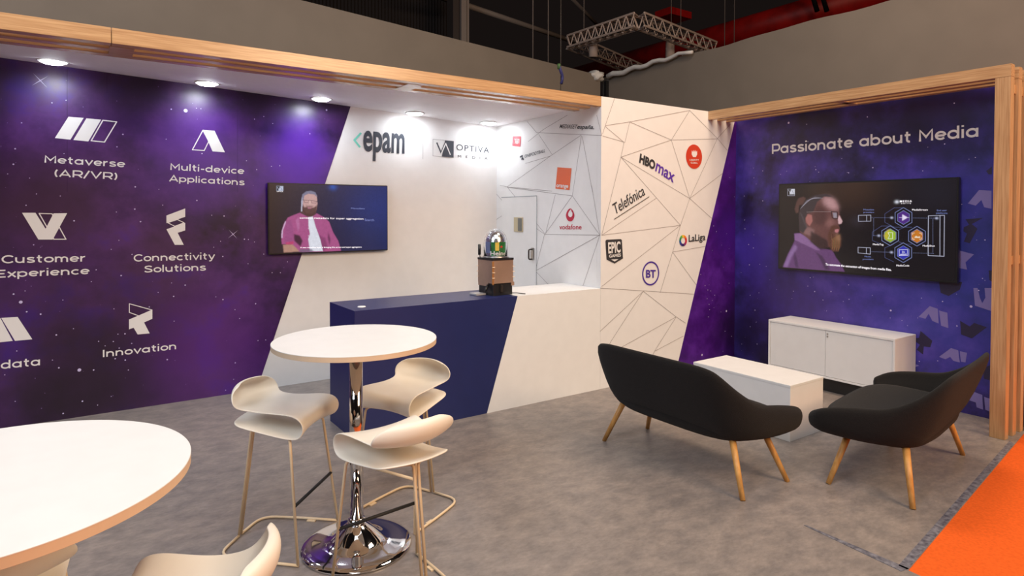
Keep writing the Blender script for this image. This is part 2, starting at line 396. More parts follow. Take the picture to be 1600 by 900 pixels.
nebL = nebula('purple_galaxy_print', [s2l(34, 18, 44), s2l(62, 30, 86), s2l(82, 44, 108), s2l(72, 34, 138)],
              [((-4.3, D, .35), 1.3, s2l(34, 22, 36), .9), ((-5.4, D, 1.5), 1.0, s2l(60, 36, 80), .7), ((-3.4, D, 2.3), .7, s2l(92, 46, 150), .6),
               ((-2.5, D, 2.3), .6, s2l(88, 20, 185), .7), ((-4.6, D, 1.9), .6, s2l(58, 34, 58), .8), ((-3.75, D, 1.35), .5, s2l(66, 38, 66), .6), ((-3.3, D, .4), .8, s2l(88, 32, 125), .6), ((-3.95, D, 3.0), .45, s2l(26, 18, 34), .85), ((-2.9, D, 3.05), .4, s2l(30, 18, 44), .8), ((-5.1, D, 2.9), .5, s2l(28, 20, 40), .85), ((-2.1, D, 3.05), .35, s2l(30, 16, 46), .8)], .8, 0)
nebR = nebula('blue_galaxy_print', [s2l(26, 18, 48), s2l(48, 38, 100), s2l(66, 50, 146), s2l(92, 70, 172)],
              [((XR, -2.5, 1.3), 1.3, s2l(56, 72, 166), .5), ((XR, -1.0, 2.95), .7, s2l(26, 18, 36), .9), ((XR, -2.1, 2.85), .7, s2l(30, 22, 50), .9), ((XR, -.8, .8), .8, s2l(58, 36, 110), .7),
               ((XR, -.3, 1.4), .5, s2l(72, 50, 165), .7), ((XR, -.15, .35), .5, s2l(28, 18, 50), .8)], .9, 3.3)
nebH = nebula('violet_galaxy_print', [s2l(50, 14, 88), s2l(66, 16, 116), s2l(90, 36, 150)],
              [((2.2, 0, .4), .5, s2l(24, 10, 40), .8), ((2.1, 0, 1.6), .4, s2l(66, 20, 140), .6)], 1.4, 5.1)

wb = box('wall_back', -8.5, 0, D, D+.06, 0, 3.25, M['wallwhite'], kind='structure')
dg0 = onw((547.5, 167), PL_B); dg1 = onw((412, 577), PL_B)
sl = (dg0.x-dg1.x)/(dg0.z-dg1.z)
xz = lambda z: dg1.x+sl*(z-dg1.z)
decal('galaxy_print', [[(-8.5, D, .0), (xz(0), D, .0), (xz(3.2), D, 3.2), (-8.5, D, 3.2)]], PL_B, nebL, wb, .003, .003, world=True)
strokes('panel_joint', [[(105, 108), (105, 300)], [(167, 118), (167, 145)], [(371, 150), (371, 300)]], PL_B, .0025, mat('dark_joint', s2l(48, 26, 66), .8), wb, .0036)  # thin dark seams between the wall panels
wi = box('wall_inner', 0, .06, .061, D, 0, HW, M['wallwhite'], kind='structure')
wf = box('wall_front', 0, XR, 0, .06, 0, HW, M['wallwhite'], kind='structure')
hd0 = onw((1146, 198), PL_H); hd1 = onw((1061, 560), PL_H); sh = (hd0.x-hd1.x)/(hd0.z-hd1.z)
hx = lambda z: hd1.x+sh*(z-hd1.z)
decal('galaxy_print', [[(hx(0), 0, 0), (XR, 0, 0), (XR, 0, 2.999), (hx(2.999), 0, 2.999)]], PL_H, nebH, wf, .003, .003, world=True)
wr = box('wall_right', XR, XR+.08, -2.905, 0.06, 0, HW, M['wallwhite'], kind='structure')
decal('galaxy_print', [[(XR, -2.9, 0), (XR, 0, 0), (XR, 0, HW), (XR, -2.9, HW)]], PL_R, nebR, wr, .003, .003, world=True)

# soffit: thin board between the timber slats and the back wall
zback = lambda X: 2.904-.04*X
def soffz(X, Y):
    return 2.925+(zback(X)-2.925)*(Y-.42)/(D-.42)
bm = bmesh.new(); g0 = []
for i in range(13):
    X = -8.5+8.5*i/12
    g0.append([bm.verts.new((X, Y, soffz(X, Y)+dz)) for dz in (0, .03) for Y in (.42, D)])
for a, b_ in zip(g0, g0[1:]):
    bm.faces.new((a[0], a[1], b_[1], b_[0])); bm.faces.new((a[2], b_[2], b_[3], a[3])); bm.faces.new((a[0], b_[0], b_[2], a[2])); bm.faces.new((a[1], a[3], b_[3], b_[1]))
bm.faces.new((g0[0][0], g0[0][2], g0[0][3], g0[0][1])); bm.faces.new((g0[-1][0], g0[-1][1], g0[-1][3], g0[-1][2]))
frombm('ceiling', bm, M['soffit'], kind='structure')

# grey cloth partitions of the hall behind the stand
ZT = 4.6
def partition(name, pa, pb, zt, m, wave=0, rim=False):
    a = Vector(pa); b2 = Vector(pb); n = 60; bm = bmesh.new(); rows = []
    d = (b2-a); nv = Vector((-d.y, d.x)).normalized()*.04
    for i in range(n+1):
        t = i/n; p = a+d*t
        z = zt+wave*(math.sin(t*31)+.6*math.sin(t*71+1))
        rows.append([bm.verts.new((q.x, q.y, zz)) for q in (p, p+nv) for zz in (0, z)])
    for r0, r1 in zip(rows, rows[1:]):
        bm.faces.new((r0[0], r1[0], r1[1], r0[1])); bm.faces.new((r0[2], r0[3], r1[3], r1[2])); bm.faces.new((r0[1], r1[1], r1[3], r0[3]))
    for r0 in (rows[0], rows[-1]): bm.faces.new((r0[0], r0[1], r0[3], r0[2]))
    return frombm(name, bm, m, kind='structure')
la = un(470, 0, 2, ZT)[:2]; lb = un(938, 118, 2, ZT)[:2]; ld = (lb-la)
ra = un(944, 122, 2, ZT)[:2]; rb = un(1395, 0, 2, ZT)[:2]; rd = (rb-ra)
partition('wall_hall_left', la-ld*1.3, lb, ZT, M['drape'])
partition('wall_hall_right', ra+rd*2.2, ra, ZT, M['drape'], .012)
# folded white hem on the right partition and its corner knot
hem = bmesh.new(); hp = []
for i in range(15):
    t = .035+i/14*.385; p = ra+rd*t; hp.append((p[0]-.13, p[1]-.06, ZT-.03+.025*math.sin(i*1.7)+.10*(t/.42)*.5))
atube(hem, hp, .055, 8, .03)
tag(frombm('cloth_hem', hem, M['drapewhite'], smooth=True), 'rolled white cloth hem along the top of the right grey partition', 'cloth')
kn = bmesh.new(); bmesh.ops.create_icosphere(kn, subdivisions=3, radius=.16)
for v in kn.verts:
    v.co *= 1+.25*math.sin(v.co.x*40)*math.cos(v.co.z*31); v.co.z *= .7; v.co.x *= 1.2
    v.co += Vector((ra[0]-.34, ra[1]-.1, ZT-.02))
tag(frombm('cloth_bundle', kn, M['drapewhite'], smooth=True), 'bunched white cloth at the corner where the two grey partitions meet', 'cloth')
gp = un(945.5, 160, 1, ra[1]-.12)
tag(box('partition_gap', gp[0]-.035, gp[0]+.035, ra[1]-.19, ra[1]-.12, 0, 4.5, M['black']), 'black strip added as the dark gap between the two grey partitions above the stand corner', 'gap')  # black box added to draw the dark gap between the drapes

# ------------------------------------------------------------------ pattern on white walls
strokes('line_pattern', [[(800+a/4, b/4) for a, b in S] for S in (
    [(640, 615), (582, 785)], [(582, 785), (735, 762), (1110, 690)], [(735, 762), (705, 890)], [(582, 790), (700, 890)], [(1110, 690), (995, 875)],
    [(1110, 690), (1283, 865)], [(735, 762), (995, 875)], [(995, 875), (1280, 868)], [(567, 850), (700, 888)], [(1283, 865), (1365, 775)], [(582, 785), (566, 835)], [(995, 875), (920, 900)])]
    + [[(800+a/4, 225+b/4) for a, b in S] for S in (
    [(700, -12), (680, 82)], [(680, 82), (920, 0), (995, -25)], [(680, 82), (560, 570)], [(680, 82), (1110, 340)], [(680, 82), (903, 337), (1052, 508)], [(995, -25), (1110, 340)],
    [(1283, -35), (1110, 340)], [(1283, -35), (1345, 40)], [(1320, 180), (1110, 340)], [(1110, 340), (1248, 465)], [(1110, 340), (1052, 508)], [(1052, 508), (560, 570)], [(1052, 508), (560, 890)],
    [(903, 337), (560, 570)], [(1052, 508), (1003, 675), (925, 930)], [(1003, 675), (1205, 640)], [(1003, 675), (1150, 880)])]
    + [[(800+a/4, 450+b/4) for a, b in S] for S in (
    [(550, 0), (1135, 38)], [(820, 20), (550, 270)], [(820, 20), (620, 330), (560, 440)], [(820, 20), (1025, 180)], [(1025, 180), (1085, 220)], [(1025, 180), (710, 355), (550, 440)], [(1025, 180), (890, 395), (850, 480)], [(890, 395), (1070, 300)])],
    PL_H, .0045, M['line'], wf, .002)
strokes('line_pattern', [[(780+a/7.5, 180+b/7.5) for a, b in S] for S in (
    [(800, 0), (515, 170), (340, 310)], [(440, 205), (1205, 238)], [(465, 225), (620, 460)], [(960, 235), (600, 480), (95, 840)], [(600, 480), (310, 565)], [(965, 240), (890, 740), (858, 945)],
    [(975, 250), (1095, 900)], [(1145, 0), (1203, 235)], [(95, 840), (620, 890)], [(330, 75), (440, 205)], [(10, 820), (95, 840)])]
    + [[(770+a/5.625, 290+b/5.625) for a, b in S] for S in (
    [(130, 15), (700, 90)], [(130, 15), (465, 430)], [(30, 70), (155, 215), (460, 430)], [(155, 215), (30, 300)], [(550, 80), (465, 420)], [(700, 90), (465, 420)],
    [(700, 90), (942, 435)], [(870, 0), (942, 435)], [(465, 430), (942, 435)], [(455, 430), (375, 750)], [(942, 435), (375, 750)], [(942, 435), (790, 890)], [(375, 750), (150, 490)], [(375, 750), (500, 880)], [(245, 440), (375, 750)], [(375, 750), (380, 890)])],
    PL_V, .0045, M['line'], wi, .002)

# captions and icons on the purple wall
WP = M['grey_print']
for s, a, b_, t in (('Metaverse', (69.5, 254), (195.5, 261.5), (70, 242.5)), ('(AR/VR)', (85, 275.5), (183, 280.5), (85.5, 264.5)),
                    ('Multi-device', (266, 265.5), (381.5, 272), (266.3, 255)), ('Applications', (264, 283.3), (382, 289.5), (264.3, 273.2)),
                    ('Customer', (2.5, 411.5), (133, 408.5), (2.5, 399)), ('Experience', (-7, 434), (140, 428), (-7, 422)),
                    ('Connectivity', (208.8, 408.7), (336, 405), (208.8, 397.5)), ('Solutions', (225.5, 426), (321.7, 422.5), (225.5, 415)),
                    ('data', (1.2, 576.5), (62.5, 570.5), (1.2, 563.5)), ('Innovation', (160.7, 558), (275, 545.5), (160.7, 546.8))):
    caption(s, a, b_, t, PL_B, WP, wb)
z1 = lambda L: [(a/4, b/4) for a, b in L]
z5 = lambda L: [(a/4, 225+b/4) for a, b in L]
z9 = lambda L: [(a/4, 450+b/4) for a, b in L]
decal('icon', [z1([(428, 730), (523, 737), (440, 873), (343, 863)]), z1([(540, 740), (632, 748), (552, 884), (458, 875)])], PL_B, WP, wb, label='two filled slanted bars')
strokes('icon_outline', [z1([(643, 752), (729, 762), (653, 888), (570, 880)])], PL_B, .009, WP, wb, closed=True)
decal('icon', [[(317, 203), (335, 204.3), (351.3, 238), (332, 236.5)]], PL_B, WP, wb, label='filled slanted leg of the letter A icon')
strokes('icon_outline', [[(317, 203.5), (300.5, 234), (319, 235.2), (326, 221)]], PL_B, .008, WP, wb, closed=True)
decal('icon', [z5([(138, 430), (222, 430), (285, 530), (335, 433), (420, 432), (330, 597), (240, 597)])], PL_B, WP, wb, label='filled V shape icon')
strokes('icon_outline', [z5([(245, 434), (325, 436), (412, 595), (337, 595)])], PL_B, .008, WP, wb, off=.0036, closed=True)
decal('icon', [z5([(1040, 447), (1157, 403), (1157, 455), (1040, 495)]), z5([(1040, 533), (1157, 492), (1157, 540), (1110, 555), (1148, 630), (1092, 630)])], PL_B, WP, wb, label='filled folded F shape icon')
strokes('icon_outline', [z5([(1048, 492), (1108, 472), (1150, 492), (1092, 514)])], PL_B, .007, WP, wb, closed=True)
decal('icon', [z9([(806, 197), (952, 135), (952, 192), (900, 215), (935, 283), (860, 290), (835, 248), (806, 258)])], PL_B, WP, wb, label='filled folded R shape icon')
strokes('icon_outline', [z9([(808, 98), (950, 137), (868, 174), (808, 152)])], PL_B, .007, WP, wb, closed=True)
decal('icon', [z9([(-110, 196), (3, 188), (80, 330), (-28, 342)]), z9([(8, 187), (110, 180), (202, 320), (94, 330)])], PL_B, WP, wb, label='two filled bars slanting to the right')

# stars
def stars(parent, pl, pts, m, n=10, off=.0038, name='stars', spikes=()):
    bm = bmesh.new(); ax = pl[0]
    for i_s, (x, y, r) in enumerate(pts):
        r = r*.82
        c = onw((x, y), pl, off+.00006*(i_s % 7)); s = Vector((1, 0, 0)) if ax == 1 else Vector((0, -1, 0))
        bm.faces.new([bm.verts.new(c+s*math.cos(i*.785)*r+Vector((0, 0, math.sin(i*.785)*r))) for i in range(8)])
    for (x, y, r) in spikes:
        c = onw((x, y), pl, off); s = Vector((1, 0, 0)) if ax == 1 else Vector((0, -1, 0))
        for a in (.7, .7+math.pi/2):
            c[ax] += pl[2]*.0002
            d = s*math.cos(a)+Vector((0, 0, math.sin(a))); p = s*-math.sin(a)+Vector((0, 0, math.cos(a)))
            bm.faces.new([bm.verts.new(v) for v in (c+d*r, c+p*r*.05, c-d*r, c-p*r*.05)])
    return frombm(name, bm, m, parent, recalc=False)
sm = mat('star_print', s2l(196, 186, 225), .6); sdim = mat('faint_star_print', s2l(136, 112, 172), .6)
L1 = [(a/4, b/4) for a, b in ((135, 768), (413, 627), (325, 643), (1070, 683), (1255, 680), (1228, 677), (768, 840), (1038, 870), (1590, 745))]
L2 = [(a/4, 225+b/4) for a, b in ((95, 30), (48, 187), (84, 127), (185, 213), (228, 312), (377, 325), (163, 383), (210, 630), (695, 658), (727, 425), (743, 602), (463, 480), (731, 18), (400, 60), (845, 268), (993, 283), (1017, 382), (842, 407), (878, 485), (1230, 353), (1323, 445), (1400, 450), (1527, 595), (1552, 597), (1590, 612), (1378, 608), (1335, 645), (1392, 703), (1550, 748), (825, 690), (601, 786), (571, 860), (757, 822), (1072, 868), (1157, 882), (1540, 105), (1262, 60))]
L3 = [(a/4, 450+b/4) for a, b in ((85, 38), (157, 18), (393, 75), (167, 148), (254, 163), (352, 293), (459, 254), (105, 393), (328, 450), (368, 498), (585, 512), (95, 708), (515, 707), (610, 731), (395, 783), (695, 677), (802, 512), (783, 450), (720, 441), (745, 375), (708, 334), (737, 288), (781, 286), (933, 118), (823, 346), (616, 333), (657, 361), (712, 130), (1085, 52), (988, 27), (1349, 55), (1393, 72), (1468, 135), (1597, 98), (1497, 190), (1088, 207), (1470, 467), (1460, 570), (1410, 638), (1045, 447), (950, 365), (30, 542))]
P_ = [(x, y, random.choice((.005, .006, .008))) for x, y in L1+L2+L3]
P_ += [(290, 173, .022), (32.5, 472, .016), (124, 578, .018), (510, 172, .012)]
P_ += [(a, b_, .006) for a, b_ in ((412, 182), (426, 193), (484, 209), (424, 260), (437, 259), (401, 265), (403, 532), (415, 531), (412, 397), (449, 409), (425, 426), (438, 426), (434, 387))]
stars(wb, PL_B, P_, sm, spikes=[(63, 126, .075), (364, 366, .06), (435, 345, .03)])
rr = []
random.seed(11)
for i in range(90):
    x = random.uniform(-40, 520); y = random.uniform(120, 640)
    if x < 545-(y-165)*.33-10 and y < 665-.15*x-8: rr.append((x, y, random.choice((.002, .003, .004))))
stars(wb, PL_B, rr, sdim, name='faint_stars')
R1 = [(a/4+1200, b/4) for a, b in ((132, 770), (243, 777), (622, 731), (250, 885), (1165, 645), (1105, 900))]
R2 = [(a/4+1200, 225+b/4) for a, b in ((657, 148), (505, 180), (497, 178), (318, 176), (296, 142), (300, 160), (263, 235), (118, 170), (1257, 95), (1297, 84), (968, 168), (463, 36), (1212, 377), (1205, 713), (1305, 600), (1357, 600), (38, 565), (285, 832), (265, 835), (13, 848), (505, 880), (1342, 840), (1357, 852), (250, 888), (462, 90), (1000, 20), (80, 190))]
R3 = [(a/4+1200, 450+b/4) for a, b in ((293, 22), (395, 22), (508, 70), (472, 84), (367, 143), (151, 66), (467, 187), (765, 187), (838, 203), (873, 235), (937, 187), (768, 141), (960, 63), (1180, 38), (1092, 84), (1060, 157), (1318, 15), (55, 10), (653, 46), (1182, 237), (968, 378), (947, 458), (1062, 455), (1372, 762), (345, 75), (160, 20))]
R4 = [(800+a/4, 225+b/4) for a, b in ((1495, 48), (1510, 150), (1568, 168), (1527, 250), (1513, 212), (1453, 325), (1568, 355), (1457, 530), (1513, 568), (1480, 628), (1510, 650), (1485, 755), (1550, 752), (1433, 803), (1590, 765), (1455, 475))]
R5 = [(800+a/4, 450+b/4) for a, b in ((1490, 45), (1545, 30), (1520, 138), (1490, 242), (1437, 350), (1533, 350), (1527, 213))]
random.seed(5)
stars(wr, PL_R, [(x, y, random.choice((.004, .0055, .007))) for x, y in R1+R2+R3+R4+R5]+[(1232.5, 192, .014), (1517.5, 478.8, .014), (1392, 485, .011), (1364, 262, .008)], sm)
rr = [(random.uniform(1152, 1544), random.uniform(205, 640), random.choice((.002, .003))) for i in range(80)]
stars(wr, PL_R, rr, sdim, name='faint_stars')
H1 = [(a/4+800, 225+b/4) for a, b in ((1400, 228), (1388, 330), (1258, 512), (1276, 547), (1308, 632), (1340, 560), (1355, 655), (1355, 870), (1178, 815), (1320, 770), (1250, 665), (1230, 880), (1205, 885), (1360, 210))]
H2 = [(a/4+800, 450+b/4) for a, b in ((1240, 18), (1222, 12), (1265, 45), (1218, 67), (1250, 78), (1230, 102), (1233, 135), (1260, 122), (1226, 180), (1305, 150), (1330, 270), (1370, 302), (1317, 395))]
stars(wf, PL_H, [(x, y, random.choice((.004, .006))) for x, y in H1+H2]+[(1134.5, 486, .016), (1096.5, 554.5, .016)], sm)

# logos by the counter
M['teal'] = flat('teal_print', (120, 215, 195)); M['slate'] = flat('slate_print', (58, 62, 72)); M['pale_teal'] = flat('pale_teal_print', (200, 236, 230))
ep = lambda L: [(530+a/6.154, 180+b/6.154) for a, b in L]
strokes('logo', [ep([(205, 175), (145, 240), (195, 303)])], PL_B, .022, M['teal'], wb, label='teal angle bracket mark')
strokes('logo', [ep([(668, 237), (703, 285), (665, 333)])], PL_B, .014, M['pale_teal'], wb, label='pale teal closing bracket mark')
text('epam', *ep([(228, 335), (627, 363), (232, 158)]), PL_B, M['slate'], wb, bold=.025, ref='x')
strokes('divider_line', [ep([(805, 175), (803, 420)])], PL_B, .004, M['line'], wb)
strokes('logo_frame', [ep([(900, 231), (1100, 250), (1098, 408), (899, 392)])], PL_B, .004, M['line'], wb, closed=True)
decal('logo', [ep([(1017, 241), (1101, 250), (1099, 408), (985, 400)])], PL_B, M['slate'], wb, label='dark slanted half of a square emblem')
strokes('logo', [ep([(938, 268), (978, 362), (1018, 268)])], PL_B, .018, M['slate'], wb, off=.005)
strokes('logo', [ep([(982, 365), (1022, 272), (1065, 378)])], PL_B, .014, M['wallwhite'], wb, off=.0065)
text('OPTIVA', *ep([(1125, 335), (1440, 366), (1126, 278)]), PL_B, M['slate'], wb, bold=0, spacing=1.15)
text('MEDIA', *ep([(1140, 407), (1425, 428), (1140, 383)]), PL_B, M['slate'], wb, bold=0, spacing=2.6)
v4 = lambda L: [(780+a/7.5, 180+b/7.5) for a, b in L]
v5 = lambda L: [(770+a/5.625, 290+b/5.625) for a, b in L]
text('MEDIASET', *v4([(708, 152), (912, 158), (718, 107)]), PL_V, M['ink'], wi, bold=.003, shear=.15)
text('española.'.replace('ola', 'a'), *v4([(916, 158), (1114, 163), (921, 112)]), PL_V, M['ink'], wi, bold=.02, shear=.2)
M['rtlred'] = flat('red_print', (214, 90, 100)); M['vodared'] = flat('deep_red_print', (188, 38, 66)); M['orangep'] = flat('orange_print', (226, 104, 62))
strokes('logo', [v4([(168, 262), (250, 262), (243, 354), (163, 348)])], PL_V, .03, M['rtlred'], wi, closed=True, label='small red square frame emblem')
text('RTL', *v4([(176, 335), (236, 338), (178, 285)]), PL_V, M['rtlred'], wi, bold=.01)
text('ONEFOOTBALL', *v4([(300, 500), (540, 432), (303, 465)]), PL_V, M['slate'], wi, bold=.012)
strokes('logo', [v4([(248, 490), (275, 475), (268, 520)]), v4([(280, 505), (288, 520)])], PL_V, .018, M['slate'], wi)
decal('logo', [v4([(685, 610), (850, 622), (826, 878), (662, 860)])], PL_V, M['orangep'], wi, label='orange square emblem with white lettering')
text('orange', *v4([(674, 842), (812, 853), (677, 812)]), PL_V, M['grey_print'], wi, off=.006, bold=.02, ref='x')
oc = (682, 258)
def tear(k, dx=0, dy=0):
    L = []
    for i in range(36):
        t = 2*math.pi*i/36; a = math.sin(t)*37*k; bb = -math.cos(t)*57*k
        if bb < 0: a *= 1-.25*(-bb/57/k)
        L.append((oc[0]+a+dx, oc[1]+bb+dy))
    return v5(L)
decal('logo', [tear(1)], PL_V, M['vodared'], wi, label='red drop shaped ring emblem')
decal('logo_centre', [v5([(690, 208), (694, 225), (703, 240), (702, 262), (692, 276), (678, 276), (667, 265), (666, 245), (674, 226)])], PL_V, M['wallwhite'], wi, .0055)
text('vodafone', *v5([(587, 384), (782, 384), (588, 343)]), PL_V, M['vodared'], wi, bold=.012)
h7 = lambda L: [(800+a/4, 225+b/4) for a, b in L]
M['purple'] = flat('purple_print', (92, 50, 170)); M['libred'] = flat('brick_red_print', (200, 58, 28)); M['indigo'] = flat('indigo_print', (72, 42, 150))
text('HBO', *h7([(793, 112), (890, 160), (800, 62)]), PL_H, M['ink'], wf, bold=.05)
text('max', *h7([(893, 165), (1008, 242), (903, 120)]), PL_H, M['purple'], wf, bold=.018, ref='x')
text('Telefónica', *h7([(645, 440), (832, 316), (624, 378)]), PL_H, M['ink'], wf, bold=.006, shear=.1, name='script_lettering')
strokes('underline', [h7([(638, 470), (855, 330)])], PL_H, .008, M['ink'], wf)
decal('logo', [ring_pts((1084.2, 244.8), 19, PL_H)], PL_H, M['libred'], wf, world=True, label='brick red round emblem with white torch')
decal('logo_torch', [h7([(1122, 40), (1130, 52), (1134, 38), (1138, 52), (1143, 38), (1148, 52), (1154, 42), (1155, 65), (1147, 82), (1130, 82), (1121, 65)])], PL_H, M['grey_print'], wf, .0055)
text('LIBERTY', *h7([(1108, 105), (1166, 107), (1108, 94)]), PL_H, M['grey_print'], wf, off=.006, bold=.01)
text('GLOBAL', *h7([(1114, 122), (1158, 124), (1114, 112)]), PL_H, M['grey_print'], wf, off=.006, bold=.01)
decal('logo', [h7([(583, 605), (590, 598), (678, 594), (685, 600), (692, 715), (640, 747), (590, 722)])], PL_H, M['ink'], wf, label='black shield emblem with white lettering')
text('EPIC', *h7([(600, 682), (677, 674), (598, 618)]), PL_H, M['grey_print'], wf, off=.006, bold=.03)
text('GAMES', *h7([(604, 710), (678, 702), (604, 692)]), PL_H, M['grey_print'], wf, off=.006, bold=.03)
decal('logo_chevron', [h7([(618, 722), (663, 720), (640, 734)])], PL_H, M['grey_print'], wf, .0055)
ringdecal('logo', (1016.5, 427.2), 18.9, .87, PL_H, M['indigo'], wf, label='indigo circle around two letters')
text('BT', *h7([(836, 834), (897, 834), (836, 788)]), PL_H, M['indigo'], wf, bold=.03)
cols = [(214, 40, 40), (232, 130, 30), (240, 190, 50), (90, 170, 70), (40, 130, 90), (30, 80, 160), (60, 40, 130), (40, 30, 90), (130, 40, 110), (190, 30, 60)]
o_ = ring_pts((1067, 376), 8.9, PL_H, 40); i_ = ring_pts((1067, 376), 8.9, PL_H, 40, .55)
for k, c in enumerate(cols):
    decal('logo_segment', [[o_[a % 40], o_[(a+1) % 40], i_[(a+1) % 40], i_[a % 40]] for a in range(k*4, k*4+4)], PL_H, flat('ring_print', c), wf, world=True)
text('LaLiga', *h7([(1103, 611), (1207, 600), (1103, 570)]), PL_H, M['ink'], wf, bold=.02)
caption('Passionate about Media', (1206.5, 240.5), (1529, 213.5), (1206.5, 225.5), PL_R, M['grey_print'], wr, .18)
# scattered folded letter shapes on the blue print
LC = mat('lilac_shape_print', s2l(128, 116, 178), .5); DC = mat('dark_shape_print', s2l(42, 34, 66), .5)
r8 = lambda L: [(1200+a/4, 225+b/4) for a, b in L]
r9 = lambda L: [(1200+a/4, 450+b/4) for a, b in L]
for P in (r8([(1250, 372), (1320, 288), (1398, 292), (1398, 405), (1352, 395), (1335, 350), (1300, 385)]), r8([(1195, 665), (1288, 690), (1235, 740), (1245, 785), (1195, 775)]),
          r9([(1285, 0), (1310, 0), (1325, 60), (1340, 95), (1360, 60), (1355, 0), (1400, 0), (1400, 145), (1295, 110)]), r9([(942, 180), (1012, 113), (1062, 130), (1068, 222), (1028, 205), (1005, 160), (985, 192)]), r9([(1070, 140), (1122, 155), (1128, 250), (1083, 235)]),
          r9([(1070, 430), (1145, 375), (1190, 390), (1200, 465), (1160, 455), (1140, 430), (1110, 445)]), r9([(1200, 395), (1245, 405), (1235, 465), (1207, 460)]),
          r9([(1255, 700), (1290, 650), (1340, 668), (1345, 760), (1305, 745), (1300, 715)]), r9([(1352, 680), (1395, 695), (1395, 775), (1360, 760)]), r9([(880, 460), (945, 485), (905, 500)])):
    decal('printed_shape', [P], PL_R, LC, wr, .0042, label='pale lilac folded letter shape')
for P in (r8([(1235, 470), (1345, 462), (1275, 500), (1310, 530), (1262, 620), (1225, 610), (1245, 560), (1222, 545), (1225, 520), (1258, 505)]), r8([(1365, 170), (1400, 140), (1400, 190), (1380, 190)]), r8([(1070, 862), (1215, 862), (1200, 910), (1130, 950), (1080, 930)]),
          r8([(1380, 790), (1400, 790), (1400, 860), (1385, 850)]), r9([(1202, 205), (1262, 240), (1290, 218), (1368, 245), (1275, 315), (1208, 290)]), r9([(955, 268), (1028, 330), (1015, 370), (975, 365), (970, 415), (930, 385), (950, 355), (925, 335), (918, 315), (945, 310)]), r9([(1345, 500), (1395, 480), (1395, 580), (1350, 565)])):
    decal('printed_shape', [P], PL_R, DC, wr, .0042, label='dark folded letter shape')

# door in the inner wall
dj = mat('door_gap', s2l(150, 155, 160), .7)
dr = box('door_1', -.003, 0, 1.10, 1.83, .02, 2.0, M['wallwhite'], kind='structure')
strokes('door_gap', [[(770+80/5.625, 290+105/5.625), (770+390/5.625, 290+90/5.625), (770+385/5.625, 290+900/5.625)]], PL_V, .008, dj, dr, .0065)
hb_ = bmesh.new(); abox(hb_, -.02, -.003, 1.135, 1.195, 1.26, 1.40); bmesh.ops.bevel(hb_, geom=hb_.edges[:], offset=.006, segments=2, affect='EDGES')
frombm('handle_plate', hb_, M['steel'], dr)
tube('door_handle', [(-.02, 1.165, 1.38), (-.065, 1.165, 1.38), (-.065, 1.165, 1.265), (-.02, 1.165, 1.265)], .009, M['dark'], dr, fr=.02)
pn = box('door_panel_insert', -.012, -.003, 1.365, 1.55, 1.58, 1.755, mat('tan_card', s2l(196, 182, 150), .5), dr)
box('glass_pane', -.015, -.012, 1.38, 1.46, 1.59, 1.745, mat('grey_glass', s2l(110, 112, 108), .15), pn)

# ------------------------------------------------------------------ timber slat edging
bl = thing('slatted_beam', 'long timber slat beam along the front edge of the white ceiling', 'beam', (-3, 0, HB))
def ch(o, par):
    o.parent = par; o.matrix_parent_inverse = Matrix.Translation(par.location).inverted(); return o
seam = un(174, 46, 1, 0)[0]
ch(box('board', seam+.002, 0, 0, .085, HB, HW, M['wood_x'], bev=.002), bl)
ch(box('board', -8.5, seam-.002, 0, .085, HB, HW, M['wood_x'], bev=.002), bl)
for y0 in (.165, .335):
    ch(box('slat', -8.5, -.001, y0, y0+.085, HB, HW, M['wood_x'], bev=.002), bl)
for px in (190, 640):
    X = un(px, 80, 1, .1)[0]
    if px == 640: X = un(650, 132, 2, HB)[0]
    else: X = un(190, 78, 2, HB)[0]
    ch(box('spacer', X-.07, X+.07, .085, .335, HB-.002, HW-.01, M['wood_x']), bl)
br = thing('slatted_portal', 'timber slat portal with post around the right purple wall', 'portal', (XB, -2.85, 0))
YP = -2.907
ch(box('header_board', XB, XB+.075, YP, -.001, HB, HW, M['wood_y'], bev=.002), br)
for x0 in (XB+.165, XB+.33):
    ch(box('header_slat', x0, x0+.075, YP, -.001, HB, HW-.004, M['wood_y'], bev=.002), br)
for x0 in (XB, XB+.165, XB+.33):
    ch(box('post_board', x0+.0005, x0+.0745, YP+.001, YP+.107, 0, HB, M['wood_z'], bev=.002), br)
for z0 in (HB-.12, 1.4):
    ch(box('spacer', XB+.075, XB+.33, YP+.02, YP+.09, z0, z0+.07, M['wood_y']), br)
ch(box('spacer', XB+.075, XB+.33, -1.55, -1.47, HB, HW-.02, M['wood_y']), br)
pe = box('end_panel', XB+.407, XR+.06, YP+.0, YP+.03, 0, HW, mat('cream_end_panel', s2l(232, 205, 172), .5)); tag(pe, 'narrow cream end panel behind the timber post', 'panel')
pe.location.y = -.035

